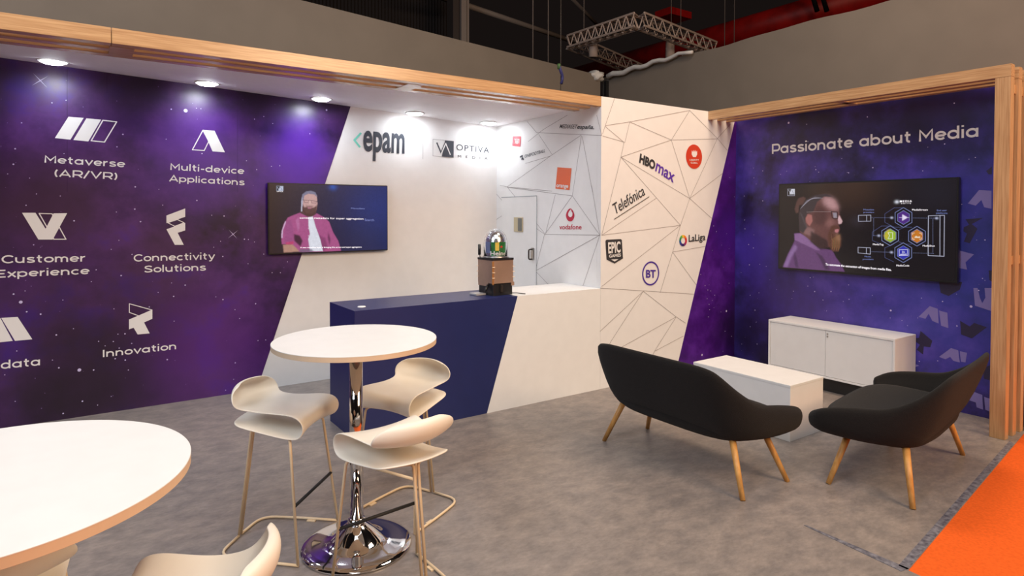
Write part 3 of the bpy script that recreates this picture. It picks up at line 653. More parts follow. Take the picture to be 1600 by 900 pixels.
# downlights
PX = ((83, 95), (323, 129), (501, 153.5), (647, 176), (762, 191))
DL = ('first ceiling downlight from the left, above the slanted bars icon', 'second ceiling downlight from the left, above the letter A icon', 'middle ceiling downlight over the purple print edge',
      'ceiling downlight above the dark wordmark on the white wall', 'ceiling downlight closest to the inner white corner')
for (px, py), lb_ in zip(PX, DL):
    z = 2.97
    for _ in range(8):
        p = un(px, py, 2, z); z = soffz(p[0], p[1])
    t = thing('downlight', lb_, 'downlight', (p[0], p[1]-.02, z), group=None)
    lathe('trim_ring', [(.088, -.002), (.11, -.002), (.112, -.012), (.092, -.016), (.088, -.002)], M['white'], t)
    lathe('lens', [(0, -.034), (.03, -.033), (.06, -.029), (.08, -.020), (.0875, -.010), (.0875, -.004), (0, -.004)], M['lens'], t)
    ld_ = bpy.data.lights.new('downlight_lamp', 'AREA'); ld_.shape = 'DISK'; ld_.size = .17; ld_.energy = 4.4 if px < 600 else 2.6; ld_.color = (.84, .92, 1)
    lo = bpy.data.objects.new('downlight_lamp', ld_); COL.objects.link(lo); lo.location = (p[0], p[1]-.02, z-.036)

# floor tape strips
tp = un(1255, 822, 2, 0)
o = slab('floor_tape', [tuple(un(x, y, 2, 0)[:2]) for x, y in ((1256, 821), (1260, 821), (1421, 889), (1408, 893))], .0005, .002, M['tape']); tag(o, 'short worn grey tape strip across the floor seam', 'tape')
ins = lambda x, y, d: (un(x, y, 2, 0)[0]-edir.y*d, un(x, y, 2, 0)[1]+edir.x*d)
o = slab('edge_tape', [ins(1419, 891, 0.002), ins(1585, 694, 0.002), ins(1583, 690, .022), ins(1414, 888, .030)], .0005, .002, M['tape']); tag(o, 'scuffed dark tape along the floor edge beside orange carpet', 'tape')

# ------------------------------------------------------------------ counter
ct = thing('counter', 'navy and white reception counter in front of the white wall', 'counter', (-1.3, .3, 0))
CX0, CD, CH = -2.612, .60, 1.038
def prism_xz(name, pts, y0, y1, m, par):
    bm = bmesh.new(); a = [bm.verts.new((x, y0, z)) for x, z in pts]; c = [bm.verts.new((x, y1, z)) for x, z in pts]; n = len(pts)
    bm.faces.new(a); bm.faces.new(c[::-1])
    for i in range(n): bm.faces.new((a[i], c[i], c[(i+1) % n], a[(i+1) % n]))
    o = frombm(name, bm, m); return ch(o, par)
lab(prism_xz('body', [(CX0, 0), (-1.378, 0), (-1.04, CH), (CX0, CH)], .0, CD, M['navy'], ct), 'navy slanted body')
lab(prism_xz('body', [(-1.376, 0), (-.002, 0), (-.002, CH), (-1.038, CH)], .0, CD, M['white'], ct), 'white slanted body')
cp_ = un(565, 479.5, 2, CH)
ch(lathe('cable_grommet', [(0, CH+.006), (.030, CH+.006), (.034, CH+.001), (.034, CH-.003), (0, CH-.003)], M['white'], cx=cp_[0], cy=cp_[1], n=32), ct)

# beer dispenser
ds = thing('beer_dispenser', 'bronze countertop beer dispenser with clear dome on the counter', 'beer dispenser', (-1.125, .245, CH+.001), math.radians(3))
def rbox(bm, hx_, hy, z0, z1, r=.03, n=5):
    lo = []; hi = []
    for (sx, sy, a0) in ((1, 1, 0), (-1, 1, 90), (-1, -1, 180), (1, -1, 270)):
        for k in range(n+1):
            a = math.radians(a0+90*k/n); x = sx*(hx_-r)+r*math.cos(a); y = sy*(hy-r)+r*math.sin(a)
            lo.append(bm.verts.new((x, y, z0))); hi.append(bm.verts.new((x, y, z1)))
    N_ = len(lo); bm.faces.new(lo[::-1]); bm.faces.new(hi)
    for i in range(N_): bm.faces.new((lo[i], lo[(i+1) % N_], hi[(i+1) % N_], hi[i]))
HX, HY = .125, .13
bm = bmesh.new(); rbox(bm, HX-.008, HY-.008, 0, .12, .02); frombm('base', bm, M['black'], ds)
# bronze body with stepped lower edge
prof = [(-.12, .10), (-.10, .10), (-.085, .125), (.0, .125), (.02, .10), (.125, .10)]
bm = bmesh.new(); rbox(bm, HX, HY, .115, .33, .022); body = frombm('body', bm, M['bronze'], ds); autosmooth(body, 50)
for sgn in (1,):
    bm = bmesh.new(); abox(bm, -HX-.0006, -HX+.02, -HY-.0006, -HY+.022, .10, .3295); bmesh.ops.bevel(bm, geom=bm.edges[:], offset=.008, segments=3, affect='EDGES')
    frombm('corner_highlight', bm, M['bronze_hi'], ds)  # highlight of the body's rounded corner, painted as a brighter strip
bm = bmesh.new(); abox(bm, -HX-.0005, -HX+.05, -.05, HY-.02, .085, .12); frombm('body_skirt', bm, M['bronze'], ds)
bm = bmesh.new(); abox(bm, .09, HX+.0005, -HY-.0005, HY-.02, .085, .12); frombm('body_skirt', bm, M['bronze'], ds)
bm = bmesh.new(); rbox(bm, HX+.003, HY+.003, .33, .348, .022); frombm('top_plate', bm, M['black'], ds)
vm_ = mat('vent_slot', s2l(250, 225, 190), .3)
for z in (.165, .215, .265):
    box('vent_slot', -HX-.006, -HX+.02, -HY-.006, -HY+.004, z, z+.006, vm_, ds)
    box('vent_slot', HX-.02, HX+.004, -HY-.004, -HY+.004, z, z+.006, vm_, ds)
    box('vent_slot', -HX-.004, -HX+.004, HY-.02, HY+.002, z, z+.006, vm_, ds)
lathe('dome_ring', [(.0, .348), (.124, .348), (.124, .358), (.116, .364), (0, .364)], M['steel'], ds)
dprof = [(.114, .364), (.114, .48)]+[(.114*math.cos(a), .48+.145*math.sin(a)) for a in [math.pi/2*k/10 for k in range(1, 11)]]
dm = lathe('dome', dprof, M['glass'], ds); dm.modifiers.new('s', 'SOLIDIFY').thickness = .003
kg = lathe('keg', [(0, .365), (.092, .365), (.096, .38), (.096, .52), (.08, .565), (.045, .60), (0, .605)], M['brushed'], ds)
def band(name, a0, a1, z0, z1, r, m, par):
    bm = bmesh.new(); n = 20; A = []
    for k in range(n+1):
        a = math.radians(a0+(a1-a0)*k/n); A.append((bm.verts.new((r*math.cos(a), r*math.sin(a), z0)), bm.verts.new((r*math.cos(a), r*math.sin(a), z1))))
    for p, q in zip(A, A[1:]): bm.faces.new((p[0], q[0], q[1], p[1]))
    o = frombm(name, bm, m, par, smooth=True); return o
band('label', -152, -40, .372, .498, .0975, M['green'], kg)
band('side_label', -205, -158, .40, .50, .0975, M['keyblue'], kg)
band('gold_band', -128, -106, .42, .495, .0985, M['gold'], kg)
def onkeg(pts, r, name, m):
    bm = bmesh.new(); bm.faces.new([bm.verts.new((r*math.cos(math.radians(a)), r*math.sin(math.radians(a)), z)) for a, z in pts])
    frombm(name, bm, m, kg)
st = []
for k in range(10):
    rr_ = .016 if k % 2 == 0 else .007; a = math.pi/2+k*math.pi/5
    st.append((-92+math.degrees(rr_*math.cos(a)/.09), .455+rr_*math.sin(a)))
onkeg(st, .1005, 'star', M['red'])
V, Fc = glyphs('Heineken', .02); x0 = min(v[0] for v in V); x1 = max(v[0] for v in V)
me = bpy.data.meshes.new('lettering'); hh = refh('H')
me.from_pydata([(.1015*math.cos(math.radians(-155+150*(x-x0)/(x1-x0))), .1015*math.sin(math.radians(-155+150*(x-x0)/(x1-x0))), .378+.036*y/hh) for x, y, z in V], [], Fc)
link('lettering', me, M['white'], kg)
tube('tap_handle', [(-.128, .085, .375), (-.128, .085, .475)], .014, M['black'], ds, n=12)
tube('tap_stem', [(-.118, .085, .345), (-.128, .085, .38)], .006, M['steel'], ds)
tube('spout', [(-.115, -.04, .10), (-.15, -.05, .06), (-.15, -.05, .04)], .012, M['black'], ds, fr=.02)
box('front_spout', -.04, -.015, -HY-.012, -HY+.02, .03, .10, M['dark'], ds, bev=.005)
lab(box('drip_tray', -.235, -.125, -.02, .10, .001, .018, mat('tray_silver', s2l(190, 188, 186), .35, metal=.3), ds, bev=.003), 'steel drip tray')
cd = tube('power_cord', [(-.99, .2, CH+.004), (-.965, .12, CH+.012), (-.94, .08, CH+.008), (-.90, .07, CH+.004)], .004, M['black'], fr=.02)
tag(cd, 'short black power cord lying right of the beer dispenser', 'cord')

# ------------------------------------------------------------------ bar tables
def bar_table(loc, R, H, label):
    t = thing('bar_table', label, 'table', (loc[0], loc[1], 0))
    lathe('table_top', [(0, H), (R-.001, H), (R, H-.001), (R, H-.003), (0, H-.003)], M['white'], t, 128, smooth=False)
    lathe('edge_band', [(0, H-.0031), (R-.0005, H-.0031), (R-.0005, H-.027), (R-.002, H-.028), (0, H-.028)], M['edge'], t, 128, smooth=False)
    lathe('mount_plate', [(0, H-.0285), (.11, H-.0285), (.11, H-.034), (.05, H-.05), (0, H-.05)], M['steel'], t)
    lathe('column', [(0, .12), (.036, .12), (.036, H-.05), (0, H-.05)], M['chrome'], t, 48)
    lathe('collar', [(.036, .125), (.046, .125), (.048, .14), (.044, .155), (.036, .158)], M['chrome'], t)
    b_ = [(0, 0), (.285, 0), (.292, .004), (.292, .010), (.286, .016), (.262, .022), (.235, .026), (.19, .030), (.165, .036), (.13, .055), (.09, .092), (.055, .122), (.046, .127), (0, .127)]
    autosmooth(lathe('base', b_, M['chrome'], t, 96), 35)
    return t
bar_table((-3.163, -1.502), .434, 1.135, 'round white bar table on a chrome column, with its round base in view')
bar_table((-4.61, -2.69), .484, 1.13, 'large round white bar table cut off at the lower left')

# ------------------------------------------------------------------ stools
def stool_shell():
    rows = [(-.205, .885, .120, .03, -.006), (-.232, .878, .190, .06, -.012), (-.240, .855, .236, .09, -.016), (-.236, .820, .246, .10, -.010), (-.212, .785, .235, .09, .006), (-.160, .762, .212, .055, .016),
            (-.09, .752, .198, .02, .018), (0, .748, .198, .0, .016), (.09, .750, .212, .0, .016), (.165, .752, .232, .015, .018), (.215, .742, .243, .025, .014), (.238, .718, .245, .03, .004),
            (.236, .688, .244, .03, -.006), (.212, .662, .240, .028, -.014), (.16, .652, .230, .02, -.012), (.07, .656, .215, .0, -.006), (-.04, .668, .208, -.005, 0), (-.13, .684, .208, .0, 0), (-.19, .694, .200, .03, 0), (-.215, .698, .165, .03, 0)]
    bm = bmesh.new(); n = 14; G = []
    for (y, z, hw, ky, kz) in rows:
        G.append([bm.verts.new((.90*hw*(2*i/n-1), .95*y+.9*ky*(2*i/n-1)**2, z+kz*(2*i/n-1)**2)) for i in range(n+1)])
    for a, c in zip(G, G[1:]):
        for i in range(n): bm.faces.new((a[i], a[i+1], c[i+1], c[i]))
    me = bpy.data.meshes.new('seat_shell'); bm.to_mesh(me); bm.free(); return me
def smear(me):
    for p in me.polygons: p.use_smooth = True
shell_me = stool_shell(); smear(shell_me); shell_me.materials.append(M['stool'])
def bar_stool(label, loc, heading, bar=True, group=None):
    t = thing('bar_stool', label, 'stool', (loc[0], loc[1], 0), math.atan2(heading[1], heading[0])-math.pi/2, group)
    s = bpy.data.objects.new('seat_shell', shell_me); COL.objects.link(s); s.parent = t
    md = s.modifiers.new('solid', 'SOLIDIFY'); md.thickness = .009; md.offset = 0
    md = s.modifiers.new('sub', 'SUBSURF'); md.levels = 1; md.render_levels = 2
    for sx in (-1, 1):
        r = .0075
        tube('leg', [(sx*.10, .10, .640), (sx*.19, .165, .640), (sx*.240, .232, .009)], r, M['stoolrod'], t, n=10, fr=.03)
        tube('floor_runner', [(sx*.240, .236, .009), (sx*.235, .0, .009), (sx*.215, -.235, .009), (sx*.012, -.240, .009)], r, M['stoolrod'], t, n=10, fr=.09)
        tube('leg', [(sx*.011, -.240, .010), (sx*.012, -.150, .672), (sx*.10, -.10, .668)], r, M['stoolrod'], t, n=10, fr=.02)
        box('glide', sx*.225-.012, sx*.225+.012, .05, .10, 0, .006, M['stoolrod'], t)
    def fp(z): k = (.64-z)/.63; return .19+.05*k, .165+.067*k
    x, y = fp(.30)
    lab(tube('footrest', [(-x, y, .30), (x, y, .30)], .0085, M['rubber'] if bar else M['stoolrod'], t, n=10), 'black rubber sleeve footrest' if bar else 'cream rod footrest')
    bm = bmesh.new(); abox(bm, -.12, .12, .02, .12, .638, .650); bmesh.ops.bevel(bm, geom=bm.edges[:], offset=.004, segments=1, affect='EDGES'); frombm('mount_plate', bm, M['stoolrod'], t)
    return t
fm_ = Vector((-3.324, -1.362)); bk = Vector((-3.664, -1.043)); c = (fm_+bk)/2
bar_stool('cream bar stool left of the table column, facing right toward it', c, (fm_-bk))
bar_stool('cream bar stool between the table column and navy counter', (-2.745, -1.265), (-.90, -.42), bar=False)
bar_stool('cream bar stool in front of the table column, its curved back to us', (-3.15, -2.03), (-.10, 1))
bar_stool('cream bar stool at the bottom edge, only its seat in view', (-4.14, -2.845), (-.88, .47))
bar_stool('cream bar stool tucked under the big table at the lower left', (-4.63, -2.38), (-.05, 1))

# ------------------------------------------------------------------ sofas
def sofa(label, loc, rz):
    t = thing('sofa', label, 'sofa', (loc[0], loc[1], 0), rz)
    top = [(0, -.455, .835), (.25, -.455, .835), (.44, -.445, .830), (.56, -.405, .795), (.635, -.29, .69), (.675, -.12, .590), (.70, .06, .560), (.71, .20, .535), (.70, .31, .500), (.65, .385, .458)]
    bot = [(0, -.25, .325), (.22, -.25, .325), (.38, -.24, .322), (.49, -.22, .320), (.57, -.14, .322), (.62, -.03, .325), (.64, .08, .325), (.65, .19, .328), (.645, .29, .332), (.61, .345, .338)]
    mir = lambda L: [(-x, y, z) for x, y, z in L[:0:-1]]+L
    Tp = cat(mir(top), 3); Bt = cat(mir(bot), 3)
    bm = bmesh.new(); loops = []
    for i in range(len(Tp)):
        T = Vector(Tp[i]); B = Vector(Bt[i])
        a = Vector(Tp[min(i+1, len(Tp)-1)])-Vector(Tp[max(i-1, 0)]); nn = Vector((-a.y, a.x, 0)).normalized()
        if nn.dot(Vector((0, .1, 0))-Vector((T.x, T.y, 0))) < 0: nn = -nn
        Z = Vector((0, 0, 1))
        pts = [B+nn*.05+Z*.0, B+Z*.01, B.lerp(T, .25)-nn*.030, B.lerp(T, .6)-nn*.022, T-Z*.02, T+nn*.022+Z*.012, T+nn*.05-Z*.006, T+nn*.055-Z*.05, T.lerp(B, .5)+nn*.065, T.lerp(B, .8)+nn*.06]
        loops.append([bm.verts.new(p) for p in pts])
    n = len(loops[0])
    for a, b2 in zip(loops, loops[1:]):
        for k in range(n): bm.faces.new((a[k], a[(k+1) % n], b2[(k+1) % n], b2[k]))
    bm.faces.new(loops[0]); bm.faces.new(loops[-1][::-1])
    s = frombm('backrest_shell', bm, M['felt'], t, smooth=True)
    md = s.modifiers.new('sub', 'SUBSURF'); md.levels = 1; md.render_levels = 1
    # upholstered seat
    bm = bmesh.new(); rings = []
    def outline(k, z, cy=.04, sx=.60, sy=.31):
        L = []
        for i in range(48):
            a = 2*math.pi*i/48; cx_, sy_ = math.cos(a), math.sin(a)
            x = sx*k*math.copysign(abs(cx_)**.55, cx_); y = cy+sy*k*math.copysign(abs(sy_)**.55, sy_)
            L.append(bm.verts.new((x, y, z+(.03*(y-.04)+.006 if z > .35 else 0))))
        return L
    for (k, z, sx, sy) in ((.0, .300, .5, .25), (.6, .300, .50, .25), (.92, .306, .52, .27), (1, .322, .55, .29), (1.0, .36, .61, .325), (1.0, .405, .63, .335), (.96, .434, .63, .335), (.85, .444, .625, .33), (.5, .440, .61, .32), (0, .438, .6, .3)):
        rings.append([bm.verts.new((0, .04, z))] if k == 0 else outline(k, z, .04, sx, sy))
    for a, b2 in zip(rings, rings[1:]):
        for k in range(48):
            k2 = (k+1) % 48
            if len(a) == 1: bm.faces.new((a[0], b2[k], b2[k2]))
            elif len(b2) == 1: bm.faces.new((a[k], a[k2], b2[0]))
            else: bm.faces.new((a[k], a[k2], b2[k2], b2[k]))
    frombm('seat', bm, M['felt'], t, smooth=True)
    for sx in (-1, 1):
        for sy in (-1, 1):
            tube('leg', [(sx*.633, sy*.248, .0), (sx*.490, sy*.165, .345)], .0165, M['oak'], t, n=16, r2=.023)
    return t
sofa('charcoal felt sofa seen from behind, facing the cabinet', (-.715, -1.733), -math.pi/2+.008)
sofa('charcoal felt sofa beside the timber post, turned toward the coffee table', (.395, -2.69), math.radians(8.5))

# coffee table
tb = thing('coffee_table', 'low white box coffee table between the two charcoal sofas', 'coffee table', (.465, -1.48, 0))
for nm, a in (('top', (-.24, .24, -.478, .478, .43, .45)), ('body', (-.2385, .2385, -.4765, .4765, .0, .4295))):
    box(nm, *a, M['white'], tb, bev=.0015)

# cabinet
cb = thing('cabinet', 'low white two-door cabinet under the wall screen on the right', 'cabinet', (1.98, -1.39, 0))
def cbx(nm, x0, x1, y0, y1, z0, z1, m=M['white'], bev=.002, par=None):
    return box(nm, x0-1.98, x1-1.98, y0+1.39, y1+1.39, z0, z1, m, par or cb, bev)
cbx('top', 1.775, 2.195, -2.035, -.745, .633, .655); cbx('bottom_panel', 1.775, 2.195, -2.035, -.745, .148, .166)
cbx('side_panel', 1.775, 2.195, -2.035, -2.015, .1661, .6329); cbx('side_panel', 1.775, 2.195, -.765, -.745, .1661, .6329)
cbx('back_panel', 2.18, 2.19, -2.0149, -.7651, .1661, .6329)
pl_gap = mat('door_gap_grey', s2l(120, 112, 105), .7)
d1 = cbx('door', 1.781, 1.80, -1.375, -.768, .170, .630); d2 = cbx('door', 1.781, 1.80, -2.012, -1.378, .170, .630)
for z in (.60, .575):
    bm = bmesh.new(); bmesh.ops.create_cone(bm, cap_ends=True, segments=16, radius1=.008, radius2=.007, depth=.008, matrix=Matrix.Translation((1.781-1.98-.004, -1.40+1.39, z)) @ Matrix.Rotation(math.pi/2, 4, 'Y'))
    frombm('lock', bm, M['steel'], d2, smooth=False)
cbx('plinth', 1.86, 2.15, -1.93, -.85, 0, .1478, M['black'])

# ------------------------------------------------------------------ screens (painted picture on a fine grid)
class Paint:
    def __init__(s, w_, h_, pl, quad):
        s.w, s.h, s.pl = w_, h_, pl
        s.P = [np.array(q) for q in quad]           # TL, TR, BR, BL in world
        s.a = np.zeros((h_, w_, 3)); s.Y, s.X = np.mgrid[0:h_, 0:w_]+.5
    def uv(s, px):
        p = un(px[0], px[1], s.pl[0], s.pl[1])
        k = 1-s.pl[0]
        u = (p[k]-s.P[0][k])/(s.P[1][k]-s.P[0][k]); v = (s.P[0][2]-p[2])/(s.P[0][2]-s.P[3][2])
        return u*s.w, v*s.h
    def poly(s, pts, col, al=1, soft=1.2):
        L = np.array([s.uv(p) for p in pts]); n = len(L)
        ins = np.zeros((s.h, s.w), bool)
        for i in range(n):
            x1_, y1_ = L[i]; x2_, y2_ = L[(i+1) % n]
            if y1_ == y2_: continue
            c_ = ((y1_ > s.Y) != (y2_ > s.Y)) & (s.X < (x2_-x1_)*(s.Y-y1_)/(y2_-y1_)+x1_)
            ins ^= c_
        mk = ins.astype(float)
        r = max(1, int(round(soft*2)))
        k = np.exp(-.5*(np.arange(-r*2, r*2+1)/soft)**2); k /= k.sum()
        for ax in (0, 1):
            mk = np.apply_along_axis(lambda v: np.convolve(v, k, 'same'), ax, mk)
        mk = (mk*al)[..., None]; s.a = s.a*(1-mk)+np.array(s2l(*col))*mk
    def line(s, pts, col, wd=1.0, al=1, closed=False, dash=0):
        L = [s.uv(p) for p in pts]
        if closed: L.append(L[0])
        dm_ = np.full((s.h, s.w), 1e9)
        for (x1_, y1_), (x2_, y2_) in zip(L, L[1:]):
            dx, dy = x2_-x1_, y2_-y1_; l2 = dx*dx+dy*dy+1e-9
            t = np.clip(((s.X-x1_)*dx+(s.Y-y1_)*dy)/l2, 0, 1)
            if dash: t = np.round(t*math.sqrt(l2)/dash)*dash/math.sqrt(l2)
            dm_ = np.minimum(dm_, np.hypot(s.X-x1_-t*dx, s.Y-y1_-t*dy))
        mk = np.clip(wd/2+.5-dm_, 0, 1)[..., None]*al
        s.a = s.a*(1-mk)+np.array(s2l(*col))*mk
    def glow(s, px, r, col, al):
        x, y = s.uv(px); d = np.hypot(s.X-x, (s.Y-y)*1.2)/r
        mk = (np.exp(-d*d)*al)[..., None]; s.a = s.a*(1-mk)+np.array(s2l(*col))*mk
    def build(s, parent, strength):
        rg = np.random.RandomState(3); t_ = 0
        for q_, a_ in ((6, .10), (2, .10)):
            z_ = rg.rand(s.h//q_+2, s.w//q_+2); t_ = t_+a_*(np.kron(z_, np.ones((q_, q_)))[:s.h, :s.w]-.5)
        s.a = s.a*(1+t_[..., None])
        n = s.w*s.h; us = (np.arange(s.w))/(s.w-1); vs = np.arange(s.h)/(s.h-1)
        U, V2 = np.meshgrid(us, vs); P0, P1, P2, P3 = s.P
        co = ((1-U)*(1-V2))[..., None]*P0+(U*(1-V2))[..., None]*P1+(U*V2)[..., None]*P2+((1-U)*V2)[..., None]*P3
        idx = np.arange(n).reshape(s.h, s.w)
        f = np.stack([idx[:-1, :-1], idx[1:, :-1], idx[1:, 1:], idx[:-1, 1:]], -1).reshape(-1, 4)
        me = bpy.data.meshes.new('screen'); me.from_pydata(co.reshape(-1, 3).tolist(), [], f.tolist())
        at = me.color_attributes.new('picture', 'FLOAT_COLOR', 'POINT')
        at.data.foreach_set('color', np.concatenate([s.a.reshape(-1, 3), np.ones((n, 1))], 1).astype(np.float32).ravel())
        m_ = bpy.data.materials.new('screen_picture'); m_.use_nodes = True; nt = m_.node_tree; b = nt.nodes['Principled BSDF']
        b.inputs['Base Color'].default_value = (.01, .01, .011, 1); b.inputs['Roughness'].default_value = .22
        va = nt.nodes.new('ShaderNodeVertexColor'); va.layer_name = 'picture'
        nt.links.new(va.outputs[0], b.inputs['Emission Color']); b.inputs['Emission Strength'].default_value = strength
        return link('screen', me, m_, parent)
glow_m = bpy.data.materials.new('screen_text'); glow_m.use_nodes = True
b = glow_m.node_tree.nodes['Principled BSDF']; b.inputs['Emission Color'].default_value = (.8, .8, .9, 1); b.inputs['Emission Strength'].default_value = .8
glow_b = bpy.data.materials.new('screen_text_blue'); glow_b.use_nodes = True
b = glow_b.node_tree.nodes['Principled BSDF']; b.inputs['Emission Color'].default_value = (.12, .18, .45, 1); b.inputs['Emission Strength'].default_value = .8; b.inputs['Base Color'].default_value = (.1, .1, .2, 1)

# left screen
Y1 = 1.895
tv = thing('wall_screen', 'wall screen on the back wall showing a seated bearded person in pink shirt', 'television', (-2.16, 1.9, 1.75))
def chb(o): return ch(o, tv)
chb(box('bezel', -2.812, -1.512, Y1+.003, Y1+.04, 1.382, 2.118, M['black'], bev=.004))
chb(box('wall_bracket', -2.4, -1.9, Y1+.0405, D-.004, 1.6, 1.9, M['black']))
PLS = (1, Y1, -1)
q = [(-2.802, Y1, 2.108), (-1.522, Y1, 2.108), (-1.522, Y1, 1.394), (-2.802, Y1, 1.394)]
pc = Paint(440, 246, PLS, q)
T1 = lambda L: [(415+a/7.5, 280+b/7.5) for a, b in L]
uu = (pc.X/pc.w)[..., None]; vv = (pc.Y/pc.h)[..., None]
ca, cb2, cc_ = np.array(s2l(62, 46, 44)), np.array(s2l(50, 46, 76)), np.array(s2l(40, 50, 108))
pc.a = np.where(uu < .45, ca+(cb2-ca)*(uu/.45), cb2+(cc_-cb2)*((uu-.45)/.55))*(1.05-.3*vv)
pc.glow(T1([(790, 92)])[0], 14, (50, 95, 190), .9); pc.glow(T1([(1300, 330)])[0], 110, (46, 62, 138), .5)
PK = (182, 92, 146)
pc.poly(T1([(190, 760), (186, 640), (212, 530), (262, 450), (330, 420), (405, 392), (500, 440), (600, 400), (690, 450), (745, 500), (790, 620), (850, 720), (885, 838), (690, 850), (400, 850), (300, 760)]), PK)
pc.poly(T1([(330, 640), (400, 660), (435, 720), (410, 790), (335, 720)]), (52, 32, 44), .9, 2)
pc.poly(T1([(230, 500), (300, 470), (330, 600), (330, 740), (220, 740)]), (158, 84, 138), .6, 3)
pc.poly(T1([(610, 640), (700, 690), (740, 840), (672, 840)]), (120, 50, 96), .6, 3)
pc.poly(T1([(735, 620), (760, 700), (750, 780), (728, 680)]), (92, 40, 76), .8, 2)
pc.poly(T1([(355, 480), (390, 440), (400, 560), (380, 620)]), (210, 140, 190), .5, 2)
pc.poly(T1([(188, 640), (192, 600), (232, 490), (240, 500), (204, 600), (200, 690), (188, 690)]), (235, 205, 240), .9, 1)
pc.poly(T1([(500, 445), (552, 432), (588, 560), (640, 700), (672, 842), (520, 842), (500, 700), (520, 640), (505, 560)]), (238, 240, 252), 1, 1)
pc.poly(T1([(240, 740), (330, 725), (330, 765), (240, 770)]), (205, 72, 120), .9, 1.5)
pc.poly(T1([(205, 768), (320, 765), (400, 845), (215, 858)]), (196, 150, 132), 1, 1.5)
pc.poly(T1([(400, 820), (540, 815), (560, 850), (400, 850)]), (120, 110, 135), .8, 2)
pc.poly(T1([(690, 815), (750, 812), (750, 845), (700, 845)]), (190, 90, 140), .8, 1.5)
pc.poly(T1([(415, 300), (595, 330), (590, 410), (540, 440), (500, 440), (405, 395)]), (96, 70, 72), 1, 1.5)
pc.poly(T1([(428, 240), (440, 180), (500, 148), (560, 150), (600, 190), (608, 290), (595, 360), (560, 400), (480, 400), (440, 350)]), (214, 172, 170), 1, 1)
pc.poly(T1([(428, 280), (455, 330), (490, 325), (560, 335), (600, 310), (606, 290), (598, 365), (570, 415), (520, 438), (460, 410), (430, 350)]), (92, 60, 60), .95, 1.6)
pc.poly(T1([(470, 310), (560, 312), (550, 328), (480, 328)]), (130, 90, 92), .7, 1.5)
pc.poly(T1([(492, 328), (540, 330), (536, 348), (496, 346)]), (196, 130, 150), .9, 1)
pc.poly(T1([(418, 330), (430, 180), (475, 145), (530, 136), (585, 155), (608, 215), (570, 180), (500, 172), (455, 195), (440, 260), (430, 330)]), (132, 132, 160), .95, 1)
pc.poly(T1([(416, 380), (420, 260), (428, 200), (434, 260), (428, 380)]), (225, 225, 250), .8, .8)
pc.poly(T1([(505, 250), (525, 250), (530, 295), (510, 298)]), (232, 196, 190), .7, 1.2)
pc.line(T1([(430, 240), (470, 246), (530, 250), (605, 262)]), (50, 44, 60), 1.2); pc.line(T1([(450, 246), (455, 272), (500, 276), (505, 250)]), (70, 60, 76), 1); pc.line(T1([(535, 254), (540, 278), (590, 280), (600, 262)]), (70, 60, 76), 1)
for x, y in ((505, 577), (505, 663)): pc.glow(T1([(x, y)])[0], 2, (240, 230, 240), .9)
pc.poly(T1([(130, 82), (165, 82), (165, 138), (130, 138)]), (40, 44, 60)); pc.line(T1([(130, 82), (207, 84), (207, 136), (130, 136)]), (190, 205, 230), 1, closed=True); pc.poly(T1([(172, 84), (207, 84), (207, 136), (150, 136)]), (205, 215, 240), 1, .7)
pc.line(T1([(140, 95), (158, 128), (172, 96)]), (220, 225, 245), 1.2)
pc.line(T1([(178, 96), (195, 128)]), (40, 44, 60), 1.2)
scr = chb(pc.build(None, .66))
def st_(s, BL, BR, TL, pl, m_, par, **k):
    o = text(s, BL, BR, TL, pl, m_, None, off=.002, name='screen_text', **k); o.parent = par; o.matrix_parent_inverse = par.matrix_world.inverted(); return o
bpy.context.view_layer.update()
st_('content metadata for super aggregation', *T1([(400, 462), (1145, 474), (400, 440)]), PLS, glow_m, scr, bold=0)
st_('A new metadata layer is bringing this across and super aggregators', *T1([(405, 808), (1125, 802), (405, 792)]), PLS, glow_m, scr, bold=.01)
st_('OPTIVA', *T1([(130, 150), (206, 151), (130, 141)]), PLS, glow_m, scr, bold=0)
st_('Metadata', *T1([(1000, 350), (1160, 352), (1000, 332)]), PLS, glow_b, scr, bold=0)
st_('Search', *T1([(1160, 490), (1270, 492), (1160, 462)]), PLS, glow_b, scr, bold=0)

# right screen
X2 = 2.12
tv2 = thing('wall_screen', 'large wall screen above the cabinet with a profile portrait and hexagon diagram', 'television', (2.13, -1.5, 1.66))
A0, A1, A2, A3 = [un(x, y, 0, X2) for x, y in ((1217, 289), (1498, 274.5), (1496, 440.5), (1215, 421.5))]
zt_ = (A0[2]+A1[2])/2; zb_ = (A2[2]+A3[2])/2; ya = (A0[1]+A3[1])/2; yb = (A1[1]+A2[1])/2
ch(box('bezel', X2+.002, X2+.045, yb, ya, zb_, zt_, M['black'], bev=.004), tv2)
ch(box('wall_bracket', X2+.0455, XR-.004, -1.8, -1.2, 1.4, 1.9, M['black']), tv2)
X2s = X2; PLT = (0, X2s, -1); bz = .016
q = [(X2s, ya-bz, zt_-bz), (X2s, yb+bz, zt_-bz), (X2s, yb+bz, zb_+bz*1.2), (X2s, ya-bz, zb_+bz*1.2)]
pc = Paint(560, 306, PLT, q)
T2 = lambda L: [(1210+a/5.293, 270+b/5.293) for a, b in L]
T3 = lambda L: [(1330+a/5.294, 270+b/5.294) for a, b in L]
uu = (pc.X/pc.w)[..., None]; vv = (pc.Y/pc.h)[..., None]
pc.a = np.ones((pc.h, pc.w, 3))*np.array(s2l(17, 13, 16))
pc.glow((1330, 290), 110, (62, 42, 28), .85); pc.glow((1290, 300), 60, (52, 34, 22), .6); pc.glow((1460, 300), 90, (30, 28, 40), .6)
